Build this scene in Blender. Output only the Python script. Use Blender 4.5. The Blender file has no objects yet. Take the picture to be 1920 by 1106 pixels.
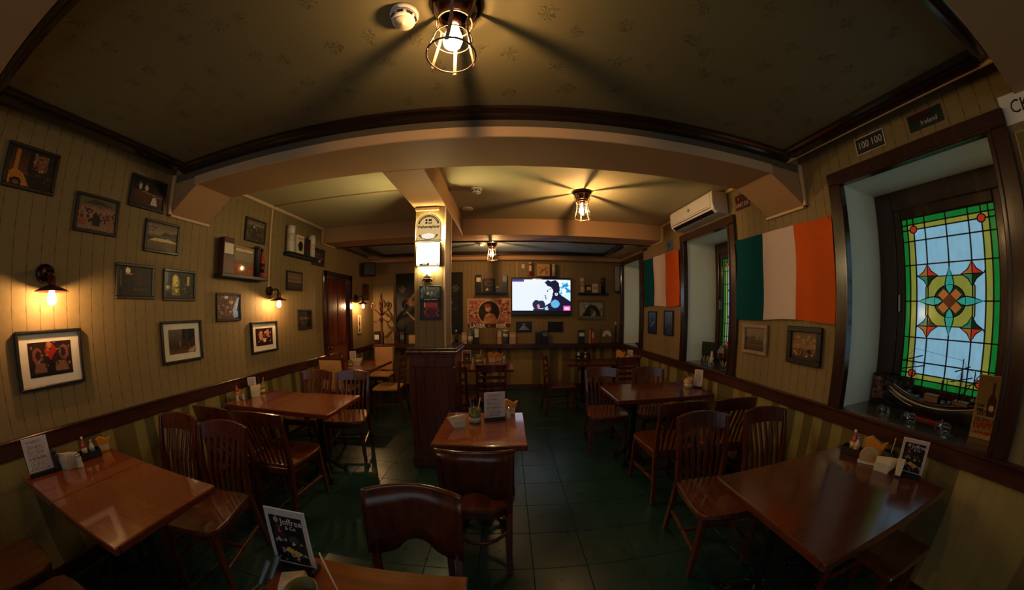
import bpy, math, random
import numpy as np
from mathutils import Vector, Matrix
random.seed(7)
SC = bpy.context.scene
COL = SC.collection
PI = math.pi
D2R = math.radians

# ------------------------------------------------------------------ camera
FPX, CXP, CYP = 558.6668, 965.9628, 617.5997
PITCH, ROLL, YAW = -0.0603, 0.0011, -0.0247
CAMH = 1.5531
XL, XR, YB = -2.7524, 2.2476, 5.8088
YR = -1.7
CEIL = 2.82

cam = bpy.data.cameras.new('camera')
camo = bpy.data.objects.new('camera', cam)
COL.objects.link(camo)
SC.camera = camo
cp, sp = math.cos(PITCH), math.sin(PITCH)
cr, sr = math.cos(ROLL), math.sin(ROLL)
cy_, sy_ = math.cos(YAW), math.sin(YAW)
ROT = np.array([[cy_, -sy_, 0], [sy_, cy_, 0], [0, 0, 1]]) @ np.array([[1, 0, 0], [0, cp, -sp], [0, sp, cp]]) @ np.array([[cr, 0, sr], [0, 1, 0], [-sr, 0, cr]])
rt, fw, up = ROT[:, 0], ROT[:, 1], ROT[:, 2]
camo.matrix_world = Matrix(((rt[0], up[0], -fw[0], 0), (rt[1], up[1], -fw[1], 0), (rt[2], up[2], -fw[2], CAMH), (0, 0, 0, 1)))
cam.type = 'PANO'
cam.panorama_type = 'FISHEYE_LENS_POLYNOMIAL'
cam.sensor_width = 36.0
cam.fisheye_fov = D2R(210)
_f = FPX / 1920 * 36
_r = np.linspace(0, 1200, 400) / 1920 * 36
_A = np.stack([_r ** k for k in range(5)], 1)
_c = np.linalg.lstsq(_A, 2 * np.arctan(_r / (2 * _f)), rcond=None)[0]
for k in range(5):
    setattr(cam, 'fisheye_polynomial_k%d' % k, -float(_c[k]))
cam.shift_x = -(CXP - 960) / 1920
cam.shift_y = (CYP - 553) / 1106
cam.clip_start = 0.02

# ------------------------------------------------------------------ view, world
SC.view_settings.view_transform = 'Standard'
SC.view_settings.look = 'None'
SC.view_settings.gamma = 1.0
SC.view_settings.use_curve_mapping = False
SC.view_settings.exposure = 0.0
W = bpy.data.worlds.new('world')
SC.world = W
W.use_nodes = True
W.node_tree.nodes['Background'].inputs[0].default_value = (0.55, 0.68, 0.8, 1)
W.node_tree.nodes['Background'].inputs[1].default_value = 0.5
K_CEIL = (1450.0, 2900.0, 3600.0)     # emission of the three ceiling bulbs
K_SCON = (1750.0, 1900.0, 2900.0)     # emission of the three wall lamp bulbs
K_WIN = 0.40                    # daylight behind the leaded glass
K_TV = 1.25
K_SIGN = 1.1
K_PANEL = 18.0                 # the glowing panel of the beer sign
K_REAR = .62                    # daylight from the unseen glazing added behind the viewer
WARM = (1.0, 0.57, 0.23)
SIGNCOL = (1.0, 0.80, 0.38)


def s2l(c):
    return tuple((x / 12.92 if x <= 0.04045 else ((x + 0.055) / 1.055) ** 2.4) for x in c)


def rgb(r, g, b):
    return s2l((r / 255, g / 255, b / 255))


# ------------------------------------------------------------------ materials
class NT:
    def __init__(self, name):
        self.m = bpy.data.materials.new(name)
        self.m.use_nodes = True
        self.t = self.m.node_tree
        self.b = self.t.nodes['Principled BSDF']

    def n(self, typ, **k):
        x = self.t.nodes.new(typ)
        for a, v in k.items():
            if a.startswith('i_'):
                x.inputs[a[2:].replace('_', ' ')].default_value = v
            else:
                setattr(x, a, v)
        return x

    def l(self, a, b):
        self.t.links.new(a, b)

    def math(self, op, a, b=None, c=None):
        x = self.t.nodes.new('ShaderNodeMath')
        x.operation = op
        for i, v in enumerate((a, b, c)):
            if v is None:
                continue
            if isinstance(v, (int, float)):
                x.inputs[i].default_value = v
            else:
                self.l(v, x.inputs[i])
        return x.outputs[0]

    def mix(self, fac, a, b):
        x = self.t.nodes.new('ShaderNodeMix')
        x.data_type = 'RGBA'
        for i, v in ((0, fac), (6, a), (7, b)):
            if isinstance(v, (int, float)):
                x.inputs[i].default_value = v
            elif isinstance(v, tuple):
                x.inputs[i].default_value = (*v[:3], 1)
            else:
                self.l(v, x.inputs[i])
        return x.outputs[2]

    def ramp(self, fac, stops, interp='LINEAR'):
        x = self.t.nodes.new('ShaderNodeValToRGB')
        x.color_ramp.interpolation = interp
        e = x.color_ramp.elements
        while len(e) < len(stops):
            e.new(0.5)
        for i, (p, c) in enumerate(stops):
            e[i].position = p
            e[i].color = (*c[:3], 1) if isinstance(c, tuple) else (c, c, c, 1)
        self.l(fac, x.inputs[0])
        return x.outputs[0]

    def obj(self):
        return self.n('ShaderNodeTexCoord').outputs['Object']

    def xyz(self, v):
        s = self.n('ShaderNodeSeparateXYZ')
        self.l(v, s.inputs[0])
        return s.outputs

    def noise(self, vec, scale, detail=3.0, rough=0.55):
        x = self.n('ShaderNodeTexNoise')
        x.inputs['Scale'].default_value = scale
        x.inputs['Detail'].default_value = detail
        x.inputs['Roughness'].default_value = rough
        if vec is not None:
            self.l(vec, x.inputs['Vector'])
        return x.outputs['Fac']

    def scale(self, vec, s):
        x = self.n('ShaderNodeMapping')
        x.inputs['Scale'].default_value = s
        self.l(vec, x.inputs['Vector'])
        return x.outputs[0]

    def bump(self, h, strength=0.2, dist=0.01):
        x = self.n('ShaderNodeBump')
        x.inputs['Strength'].default_value = strength
        x.inputs['Distance'].default_value = dist
        self.l(h, x.inputs['Height'])
        self.l(x.outputs[0], self.b.inputs['Normal'])

    def set(self, col=None, rough=None, metal=None, coat=None, spec=None):
        for k, v in (('Base Color', col), ('Roughness', rough), ('Metallic', metal), ('Coat Weight', coat), ('Specular IOR Level', spec)):
            if v is None:
                continue
            if isinstance(v, (int, float)):
                self.b.inputs[k].default_value = v
            elif isinstance(v, tuple):
                self.b.inputs[k].default_value = (*v[:3], 1)
            else:
                self.l(v, self.b.inputs[k])
        return self


def plain(name, col, rough=0.5, metal=0.0, coat=0.0, var=0.12, nscale=14.0, bump=0.0, spec=0.5):
    t = NT(name)
    n = t.noise(t.obj(), nscale)
    lo = tuple(c * (1 - var) for c in col)
    hi = tuple(min(1, c * (1 + var)) for c in col)
    t.set(t.mix(n, lo, hi), rough, metal, coat, spec)
    if bump:
        t.bump(n, bump, 0.004)
    return t.m


def wood(name, c1, c2, rough=0.25, axis=0, coat=0.3, scale=9.0, rvar=True):
    t = NT(name)
    o = t.obj()
    if rvar:
        inf = t.n('ShaderNodeObjectInfo')
        add = t.n('ShaderNodeVectorMath', operation='ADD')
        t.l(o, add.inputs[0])
        t.l(inf.outputs['Location'], add.inputs[1])
        o = add.outputs[0]
    sc = [scale * 3, scale * 3, scale * 3]
    sc[axis] = scale * 0.22
    v = t.scale(o, tuple(sc))
    n1 = t.noise(v, 1.0, 5.0, 0.65)
    sc2 = [s * 5 for s in sc]
    n2 = t.noise(t.scale(o, tuple(sc2)), 1.0, 2.0)
    f = t.math('ADD', t.math('MULTIPLY', n1, 0.75), t.math('MULTIPLY', n2, 0.25))
    t.set(t.ramp(f, [(0.36, c1), (0.62, c2)]), t.math('ADD', t.math('MULTIPLY', n1, 0.12), rough - 0.06), 0.0, coat)
    t.b.inputs['Coat Roughness'].default_value = 0.05 if coat >= .9 else 0.12
    if coat < .55:
        t.bump(n2, 0.05, 0.002)
    return t.m


def emit(name, col, strength, base=(0.02, 0.02, 0.02), rough=0.3):
    t = NT(name)
    t.set(base, rough)
    t.b.inputs['Emission Color'].default_value = (*col[:3], 1)
    t.b.inputs['Emission Strength'].default_value = strength
    return t.m


def wallpaper(name, ax, rail=0.875):
    """pin-striped paper above the chair rail, broad brushed stripes below it"""
    t = NT(name)
    o = t.obj()
    s = t.xyz(o)
    a, z = s[ax], s[2]
    nz = t.noise(t.scale(o, (9, 9, 9)), 3.0, 3.0)
    # ornate pinstripe every 83 mm: a wavering line with beads
    wob = t.math('MULTIPLY', t.math('SUBTRACT', t.noise(t.scale(o, (6, 6, 30)), 2.0, 2.0), 0.5), 0.007)
    q = t.math('DIVIDE', t.math('ADD', a, wob), 0.083)
    d = t.math('ABSOLUTE', t.math('SUBTRACT', t.math('FRACT', q), 0.5))
    bead = t.math('MULTIPLY', t.math('POWER', t.math('ABSOLUTE', t.math('SINE', t.math('MULTIPLY', z, 26.0))), 8.0), 0.022)
    wid = t.math('ADD', bead, 0.020)
    line = t.math('MULTIPLY', t.math('LESS_THAN', d, wid), 0.8)
    # faint tone-on-tone fine stripes
    q2 = t.math('FRACT', t.math('DIVIDE', a, 0.0138))
    fine = t.math('MULTIPLY', t.math('LESS_THAN', q2, 0.3), 0.16)
    base = t.mix(nz, (0.215, 0.146, 0.060), (0.28, 0.19, 0.083))
    base = t.mix(fine, base, (0.16, 0.14, 0.07))
    upc = t.mix(line, base, (0.085, 0.05, 0.022))
    # lower stripes
    qi = t.math('FLOOR', t.math('DIVIDE', t.math('ADD', a, 7.0), 0.086))
    wn = t.n('ShaderNodeTexWhiteNoise', noise_dimensions='1D')
    t.l(qi, wn.inputs['W'])
    lowc = t.ramp(wn.outputs['Value'], [(0.0, (0.11, 0.09, 0.028)), (0.25, (0.33, 0.255, 0.085)), (0.5, (0.17, 0.125, 0.042)), (0.7, (0.40, 0.29, 0.10)), (0.88, (0.25, 0.13, 0.04))], 'CONSTANT')
    brush = t.noise(t.scale(o, (22, 22, 1.2)), 2.0, 3.0)
    lowc = t.mix(t.math('MULTIPLY', brush, 0.55), lowc, (0.16, 0.10, 0.03))
    up_ = t.math('GREATER_THAN', z, rail)
    t.set(t.mix(up_, lowc, upc), 0.62, spec=0.25)
    t.bump(nz, 0.06, 0.002)
    return t.m


def ceiling_paper(name, base):
    """dark paper with scattered sprig ornament"""
    t = NT(name)
    o = t.obj()
    s = t.xyz(o)
    cmb = t.n('ShaderNodeCombineXYZ')
    t.l(s[0], cmb.inputs[0])
    t.l(s[1], cmb.inputs[1])
    v = t.n('ShaderNodeTexVoronoi', voronoi_dimensions='2D')
    v.inputs['Scale'].default_value = 4.6
    v.inputs['Randomness'].default_value = 0.75
    t.l(cmb.outputs[0], v.inputs['Vector'])
    sub = t.n('ShaderNodeVectorMath', operation='SUBTRACT')
    sc = t.n('ShaderNodeVectorMath', operation='SCALE')
    sc.inputs['Scale'].default_value = 1.0
    t.l(cmb.outputs[0], sc.inputs[0])
    t.l(sc.outputs[0], sub.inputs[0])
    t.l(v.outputs['Position'], sub.inputs[1])
    d = t.xyz(sub.outputs[0])
    ang = t.math('ARCTAN2', d[1], d[0])
    rr = v.outputs['Distance']
    rnd = t.xyz(v.outputs['Color'])[0]
    n = t.noise(o, 40.0, 2.0)
    n = t.noise(o, 26.0, 3.0)
    ang = t.math('ADD', ang, t.math('MULTIPLY', t.math('SUBTRACT', t.noise(o, 17.0, 2.0), 0.5), 5.5))
    curl = t.math('ADD', ang, t.math('MULTIPLY', rr, t.math('MULTIPLY', t.math('SUBTRACT', rnd, 0.5), 5.0)))
    # a few thin leaves of uneven length, broken up by the noise
    pet = t.math('ABSOLUTE', t.math('SINE', t.math('ADD', t.math('MULTIPLY', curl, 3.5), t.math('MULTIPLY', rnd, 20.0))))
    thr = t.math('ADD', t.math('MULTIPLY', rr, 1.5), t.math('ADD', t.math('MULTIPLY', n, 0.7), 0.34))
    m = t.math('GREATER_THAN', pet, thr)
    side = t.math('ADD', 0.16, t.math('MULTIPLY', t.math('SINE', t.math('ADD', ang, t.math('MULTIPLY', rnd, 40.0))), 0.09))
    inside = t.math('LESS_THAN', rr, t.math('ADD', t.math('ADD', side, 0.06), t.math('MULTIPLY', rnd, 0.12)))
    mask = t.math('MULTIPLY', t.math('MULTIPLY', m, inside), 0.55)
    hi = tuple(c * 1.15 for c in base)
    bc = t.mix(t.noise(o, 5.0), base, hi)
    t.set(t.mix(mask, bc, tuple(c * 0.28 for c in base)), 0.6, spec=0.25)
    t.bump(t.noise(o, 60.0), 0.08, 0.002)
    return t.m


def print_mat(name, rough=0.35, coat=0.5, emission=0.0):
    t = NT(name)
    a = t.n('ShaderNodeAttribute', attribute_name='Col')
    g = t.noise(t.obj(), 240.0, 1.0)
    c = t.mix(t.math('MULTIPLY', g, 0.10), a.outputs['Color'], (0.02, 0.02, 0.02))
    if emission:
        t.set((0.01, 0.01, 0.01), 0.2)
        t.l(a.outputs['Color'], t.b.inputs['Emission Color'])
        t.b.inputs['Emission Strength'].default_value = emission
    else:
        t.set(c, rough, 0.0, coat, 0.3)
        t.b.inputs['Coat Roughness'].default_value = 0.06
    return t.m


M = {}
M['wall_y'] = wallpaper('wallpaper_side', 1)
M['wall_x'] = wallpaper('wallpaper_back', 0)
M['ceil_dark'] = ceiling_paper('ceiling_paper', (0.20, 0.17, 0.085))
M['ceil_far'] = ceiling_paper('ceiling_paper_far', (0.24, 0.28, 0.28))
M['ceil_mid'] = plain('ceiling_cream', (0.52, 0.45, 0.25), 0.7, var=0.05, nscale=3.0, spec=0.2)
M['beam'] = plain('beam_paint', (0.48, 0.28, 0.13), 0.6, var=0.06, nscale=4.0, spec=0.25)
M['shade_board'] = plain('crown_shade', (0.13, 0.10, 0.06), 0.6, var=0.08, spec=0.25)  # dark tone standing in for the crown's shade on the beam face
M['mould'] = plain('moulding_paint', (0.66, 0.43, 0.24), 0.5, var=0.05, spec=0.3)
M['crown'] = wood('crown_wood', (0.012, 0.005, 0.003), (0.03, 0.011, 0.006), 0.2, 0, 0.5, rvar=False)
M['rail'] = wood('rail_wood', (0.035, 0.009, 0.005), (0.07, 0.018, 0.009), 0.3, 1, 0.3, rvar=False)
M['railx'] = wood('rail_wood_across', (0.035, 0.009, 0.005), (0.07, 0.018, 0.009), 0.3, 0, 0.3, rvar=False)
M['casing'] = wood('casing_wood', (0.022, 0.008, 0.005), (0.045, 0.016, 0.009), 0.24, 2, 0.5, rvar=False)
M['chair'] = wood('chair_wood', (0.050, 0.009, 0.003), (0.125, 0.024, 0.007), 0.28, 2, 0.25)
M['seat'] = wood('seat_wood', (0.075, 0.017, 0.006), (0.17, 0.042, 0.013), 0.22, 1, 0.9)
M['table'] = wood('table_wood', (0.19, 0.038, 0.005), (0.255, 0.056, 0.009), 0.20, 0, 1.0, 8.0)
M['table_edge'] = wood('table_edge_wood', (0.09, 0.016, 0.006), (0.15, 0.03, 0.010), 0.2, 0, 0.5)
M['table_dark'] = wood('table_dark_wood', (0.075, 0.018, 0.005), (0.12, 0.030, 0.009), 0.2, 0, 0.6, 8.0)
M['pedestal'] = wood('pedestal_wood', (0.06, 0.012, 0.005), (0.13, 0.028, 0.010), 0.28, 2, 0.4)
M['door'] = wood('door_wood', (0.07, 0.014, 0.005), (0.14, 0.03, 0.010), 0.25, 2, 0.4)
M['iron'] = plain('cast_iron', (0.012, 0.014, 0.013), 0.35, 0.6, var=0.3, bump=0.1)
M['bronze'] = plain('bronze', (0.05, 0.018, 0.010), 0.28, 0.8, var=0.25)
M['cage'] = plain('cage_metal', (0.20, 0.13, 0.09), 0.4, 0.3, var=0.2)
M['copper'] = plain('copper', (0.22, 0.075, 0.035), 0.3, 0.9, var=0.2)
M['black'] = plain('black_plastic', (0.008, 0.008, 0.009), 0.3, var=0.2)
M['blackmat'] = plain('black_matt', (0.012, 0.011, 0.010), 0.6, var=0.2)
M['frame_blk'] = wood('black_frame', (0.007, 0.004, 0.003), (0.014, 0.008, 0.006), 0.45, 0, 0.08)
M['frame_brn'] = wood('brown_frame', (0.10, 0.05, 0.025), (0.2, 0.11, 0.055), 0.4, 0, 0.2)
M['frame_tan'] = wood('tan_frame', (0.28, 0.17, 0.09), (0.42, 0.28, 0.16), 0.4, 0, 0.2)
M['matboard'] = plain('mat_board', (0.72, 0.66, 0.56), 0.8, var=0.03)
M['white'] = plain('white_plastic', (0.72, 0.68, 0.62), 0.35, var=0.04)
M['offwhite'] = plain('off_white', (0.66, 0.58, 0.46), 0.5, var=0.06)
M['paper'] = plain('paper', (0.74, 0.70, 0.66), 0.7, var=0.04)
M['plaster'] = plain('reveal_plaster', (0.80, 0.80, 0.66), 0.8, var=0.05, nscale=6, spec=0.2)
M['sill'] = plain('sill_board', (0.05, 0.045, 0.04), 0.22, var=0.2, coat=0.4)
M['tan_leather'] = plain('tan_leather', (0.58, 0.30, 0.10), 0.5, var=0.12, nscale=40, bump=0.1)
M['print'] = print_mat('printed_photo', 0.45, 0.12)
M['print_mat'] = print_mat('printed_matt', 0.55, 0.0)
M['screen'] = print_mat('screen_image', emission=K_TV)
M['signprint'] = print_mat('sign_print', emission=K_SIGN)
M['panelprint'] = print_mat('sign_panel_print', emission=K_PANEL)
M['signlight'] = emit('sign_light', SIGNCOL, 60.0)
M['signside'] = emit('sign_light_side', SIGNCOL, 620.0)
M['signlow'] = emit('sign_light_lower', SIGNCOL, 150.0)
M['bulb'] = None
M['came'] = plain('lead_came', (0.012, 0.013, 0.014), 0.45, 0.5, var=0.2)
M['f_green'] = plain('flag_green', (0.0, 0.062, 0.074), 0.85, var=0.12, nscale=30, bump=0.1, spec=0.15)
M['f_white'] = plain('flag_white', (0.66, 0.50, 0.46), 0.85, var=0.05, nscale=30, bump=0.1, spec=0.15)
M['f_orange'] = plain('flag_orange', (0.62, 0.10, 0.012), 0.85, var=0.08, nscale=30, bump=0.1, spec=0.15)
M['red'] = plain('red_paint', (0.32, 0.022, 0.012), 0.35, var=0.15)
M['dkred'] = plain('dark_red', (0.055, 0.008, 0.006), 0.3, var=0.2)
M['orange'] = plain('orange_print', (0.62, 0.22, 0.02), 0.4, var=0.15)
M['sauce'] = plain('sauce_red', (0.42, 0.05, 0.012), 0.2, var=0.2, coat=0.5)
M['tan'] = plain('tan_card', (0.48, 0.29, 0.14), 0.6, var=0.12)
M['napkin'] = plain('napkin_paper', (0.74, 0.56, 0.36), 0.85, var=0.06)
M['olive'] = plain('olive_ceramic', (0.16, 0.14, 0.03), 0.3, var=0.15, coat=0.3)
M['cream'] = plain('cream_ceramic', (0.56, 0.47, 0.33), 0.3, var=0.08, coat=0.3)
M['bluegrey'] = plain('blue_grey', (0.10, 0.14, 0.17), 0.3, var=0.15)
M['dkgreen'] = plain('dark_green', (0.012, 0.03, 0.02), 0.3, var=0.2)
M['chrome'] = plain('chrome', (0.6, 0.6, 0.6), 0.15, 1.0, var=0.05)
M['rope'] = plain('rigging_line', (0.04, 0.03, 0.02), 0.8)
M['hull'] = plain('hull_black', (0.012, 0.009, 0.010), 0.3, var=0.3)
M['deck'] = wood('deck_wood', (0.12, 0.05, 0.02), (0.22, 0.10, 0.04), 0.4, 0, 0.1)
t_ = NT('clear_glass')
t_.set((0.86, 0.92, 0.90), 0.03)
t_.b.inputs['Transmission Weight'].default_value = 1.0
t_.b.inputs['IOR'].default_value = 1.45
M['glass'] = t_.m
# floor tiles: dark green stone, a little different from tile to tile
t_ = NT('floor_tile_stone')
inf = t_.n('ShaderNodeObjectInfo')
ad = t_.n('ShaderNodeVectorMath', operation='ADD')
t_.l(t_.obj(), ad.inputs[0])
t_.l(inf.outputs['Location'], ad.inputs[1])
n_ = t_.noise(ad.outputs[0], 4.0, 6.0, 0.6)
c_ = t_.ramp(n_, [(0.3, (0.005, 0.028, 0.024)), (0.55, (0.011, 0.043, 0.036)), (0.8, (0.024, 0.058, 0.048))])
c_ = t_.mix(t_.math('MULTIPLY', inf.outputs['Random'], 0.35), c_, (0.018, 0.045, 0.038))
t_.set(c_, t_.math('ADD', t_.math('MULTIPLY', t_.noise(ad.outputs[0], 11.0), 0.22), 0.20), spec=0.45)
t_.bump(n_, 0.12, 0.004)
M['tile'] = t_.m
M['grout'] = plain('grout', (0.02, 0.022, 0.017), 0.8, var=0.2)


# ------------------------------------------------------------------ mesh builder
class MB:
    def __init__(self):
        self.v = []
        self.f = []
        self.s = []

    def add(self, vs, fs, smooth=False, T=None):
        o = len(self.v)
        if T is not None:
            vs = [tuple(T @ Vector(p)) for p in vs]
        self.v.extend(tuple(p) for p in vs)
        for f in fs:
            self.f.append(tuple(i + o for i in f))
            self.s.append(smooth)
        return self

    def box(self, x0, x1, y0, y1, z0, z1, ch=0.0, T=None):
        if ch <= 0:
            vs = [(x, y, z) for x in (x0, x1) for y in (y0, y1) for z in (z0, z1)]
            fs = [(0, 1, 3, 2), (4, 6, 7, 5), (0, 4, 5, 1), (2, 3, 7, 6), (0, 2, 6, 4), (1, 5, 7, 3)]
            return self.add(vs, fs, False, T)
        ch = min(ch, (x1 - x0) * .45, (y1 - y0) * .45, (z1 - z0) * .45)
        X, Y, Z = (x0, x1), (y0, y1), (z0, z1)
        vs, idx = [], {}
        for i in (0, 1):
            for j in (0, 1):
                for k in (0, 1):
                    sx, sy, sz = (ch, -ch)[i], (ch, -ch)[j], (ch, -ch)[k]
                    for a in range(3):
                        p = [X[i] + sx, Y[j] + sy, Z[k] + sz]
                        p[a] = (X[i], Y[j], Z[k])[a]
                        idx[i, j, k, a] = len(vs)
                        vs.append(tuple(p))
        fs = []
        for a in range(3):
            b, c = [q for q in range(3) if q != a]
            for s in (0, 1):
                q = []
                for (u, w) in ((0, 0), (1, 0), (1, 1), (0, 1)):
                    t = [0, 0, 0]
                    t[a], t[b], t[c] = s, u, w
                    q.append(idx[t[0], t[1], t[2], a])
                fs.append(tuple(q))
        for a in range(3):          # edges along axis a
            b, c = [q for q in range(3) if q != a]
            for u in (0, 1):
                for w in (0, 1):
                    t0, t1 = [0, 0, 0], [0, 0, 0]
                    t0[a], t0[b], t0[c] = 0, u, w
                    t1[a], t1[b], t1[c] = 1, u, w
                    fs.append((idx[(*t0, b)], idx[(*t1, b)], idx[(*t1, c)], idx[(*t0, c)]))
        for i in (0, 1):
            for j in (0, 1):
                for k in (0, 1):
                    fs.append((idx[i, j, k, 0], idx[i, j, k, 1], idx[i, j, k, 2]))
        return self.add(vs, fs, False, T)

    def cbox(self, c, s, ch=0.0, T=None):
        return self.box(c[0] - s[0] / 2, c[0] + s[0] / 2, c[1] - s[1] / 2, c[1] + s[1] / 2, c[2] - s[2] / 2, c[2] + s[2] / 2, ch, T)

    def bar(self, p0, p1, w, d, ref=(1, 0, 0), w1=None, d1=None, ch=0.003):
        """rectangular bar p0->p1, w across ref, d across the other; may taper"""
        p0, p1 = Vector(p0), Vector(p1)
        ax = (p1 - p0).normalized()
        u = Vector(ref)
        u = (u - ax * u.dot(ax)).normalized()
        v = ax.cross(u)
        w1 = w if w1 is None else w1
        d1 = d if d1 is None else d1
        vs = []
        for p, ww, dd in ((p0, w, d), (p1, w1, d1)):
            a, b, c = ww / 2, dd / 2, min(ch, ww * .3, dd * .3)
            for (x, y) in ((-a + c, -b), (a - c, -b), (a, -b + c), (a, b - c), (a - c, b), (-a + c, b), (-a, b - c), (-a, -b + c)):
                vs.append(tuple(p + u * x + v * y))
        fs = [(i, (i + 1) % 8, 8 + (i + 1) % 8, 8 + i) for i in range(8)]
        fs += [tuple(range(7, -1, -1)), tuple(range(8, 16))]
        return self.add(vs, fs)

    def lathe(self, prof, n=24, c=(0, 0, 0), smooth=True, T=None, sx=1.0, sy=1.0):
        vs, fs = [], []
        for (r, z) in prof:
            for i in range(n):
                a = 2 * PI * i / n
                vs.append((c[0] + r * sx * math.cos(a), c[1] + r * sy * math.sin(a), c[2] + z))
        m = len(prof)
        for j in range(m - 1):
            for i in range(n):
                k = (i + 1) % n
                fs.append((j * n + i, j * n + k, (j + 1) * n + k, (j + 1) * n + i))
        if prof[0][0] > 1e-6:
            fs.append(tuple(range(n - 1, -1, -1)))
        if prof[-1][0] > 1e-6:
            fs.append(tuple((m - 1) * n + i for i in range(n)))
        return self.add(vs, fs, smooth, T)

    def tube(self, pts, r, n=8, closed=False, r1=None):
        pts = [Vector(p) for p in pts]
        m = len(pts)
        vs, fs = [], []
        prev = None
        for i, p in enumerate(pts):
            if closed:
                t = pts[(i + 1) % m] - pts[i - 1]
            else:
                t = pts[min(i + 1, m - 1)] - pts[max(i - 1, 0)]
            t.normalize()
            if prev is None:
                u = Vector((0, 0, 1)) if abs(t.z) < .9 else Vector((1, 0, 0))
            else:
                u = prev
            u = (u - t * u.dot(t)).normalized()
            prev = u
            w = t.cross(u)
            rr = r if r1 is None else r + (r1 - r) * i / (m - 1)
            for k in range(n):
                a = 2 * PI * k / n
                vs.append(tuple(p + u * (rr * math.cos(a)) + w * (rr * math.sin(a))))
        for i in range(m if closed else m - 1):
            j = (i + 1) % m
            for k in range(n):
                l = (k + 1) % n
                fs.append((i * n + k, i * n + l, j * n + l, j * n + k))
        if not closed:
            fs.append(tuple(range(n - 1, -1, -1)))
            fs.append(tuple((m - 1) * n + k for k in range(n)))
        return self.add(vs, fs, n > 4)

    def ring(self, c, R, r, n=32, k=6, plane='z', flat=None):
        pts = []
        for i in range(n):
            a = 2 * PI * i / n
            if plane == 'z':
                pts.append((c[0] + R * math.cos(a), c[1] + R * math.sin(a), c[2]))
            else:
                pts.append((c[0] + R * math.cos(a), c[1], c[2] + R * math.sin(a)))
        return self.tube(pts, r, k, True)

    def extrude(self, poly, a0, a1, plane='xy', ch=0.0, T=None):
        """poly: 2-D outline; extruded from a0 to a1 along the remaining axis"""
        n = len(poly)
        lay = [(a0, 0.0), (a1, 0.0)] if ch <= 0 else [(a0, ch), (a0 + ch, 0.0), (a1 - ch, 0.0), (a1, ch)]
        cx = sum(p[0] for p in poly) / n
        cz = sum(p[1] for p in poly) / n
        vs, fs = [], []
        for (a, inset) in lay:
            for (x, y) in poly:
                if inset:
                    dx, dy = x - cx, y - cz
                    l = math.hypot(dx, dy) or 1
                    x, y = x - dx / l * inset, y - dy / l * inset
                vs.append({'xy': (x, y, a), 'xz': (x, a, y), 'yz': (a, x, y)}[plane])
        m = len(lay)
        for j in range(m - 1):
            for i in range(n):
                k = (i + 1) % n
                fs.append((j * n + i, j * n + k, (j + 1) * n + k, (j + 1) * n + i))
        fs.append(tuple(range(n - 1, -1, -1)))
        fs.append(tuple((m - 1) * n + i for i in range(n)))
        return self.add(vs, fs, False, T)

    def panel(self, xs, yf, zb, zt, th, nz=1, sm=False):
        """curved upright panel: centre y=yf(x,z), from zb(x) to zt(x), thickness th"""
        vs, fs = [], []
        n = len(xs)
        for side in (-.5, .5):
            for x in xs:
                for k in range(nz + 1):
                    z = zb(x) + (zt(x) - zb(x)) * k / nz
                    vs.append((x, yf(x, z) + side * th, z))
        h = nz + 1
        o = n * h
        for i in range(n - 1):
            for k in range(nz):
                a, b, c, d = i * h + k, (i + 1) * h + k, (i + 1) * h + k + 1, i * h + k + 1
                fs += [(a, b, c, d), (o + a, o + d, o + c, o + b)]
            fs += [(i * h, o + i * h, o + (i + 1) * h, (i + 1) * h), (i * h + nz, (i + 1) * h + nz, o + (i + 1) * h + nz, o + i * h + nz)]
        for k in range(nz):
            fs.append((k, k + 1, o + k + 1, o + k))
            e = (n - 1) * h
            fs.append((e + k, o + e + k, o + e + k + 1, e + k + 1))
        return self.add(vs, fs, sm)

    def obj(self, name, mat, parent=None, loc=None, kind=None):
        me = bpy.data.meshes.new(name)
        me.from_pydata(self.v, [], self.f)
        me.polygons.foreach_set('use_smooth', self.s)
        me.materials.append(mat)
        # consistent outward normals
        import bmesh
        bm = bmesh.new()
        bm.from_mesh(me)
        bmesh.ops.recalc_face_normals(bm, faces=bm.faces)
        bm.to_mesh(me)
        bm.free()
        o = bpy.data.objects.new(name, me)
        COL.objects.link(o)
        if parent is not None:
            o.parent = parent
        if loc is not None:
            o.location = loc
        if kind:
            o['kind'] = kind
        return o


def tag(o, label, cat, group=None):
    o['label'] = label
    o['category'] = cat
    if group:
        o['group'] = group
    return o


def thing(name, label, cat, loc=(0, 0, 0), rz=0.0, group=None):
    o = bpy.data.objects.new(name, None)
    o.empty_display_size = 0.05
    COL.objects.link(o)
    o.location = loc
    o.rotation_euler = (0, 0, rz)
    return tag(o, label, cat, group)


def copy_tree(o, loc, rz, label, group=None):
    def cp_(x, par):
        c = x.copy()
        COL.objects.link(c)
        c.parent = par
        for ch in x.children:
            cp_(ch, c)
        return c
    r = cp_(o, None)
    r.location = loc
    r.rotation_euler = (0, 0, rz)
    r['label'] = label
    if group:
        r['group'] = group
    return r


def struct(o):
    o['kind'] = 'structure'
    return o


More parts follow.
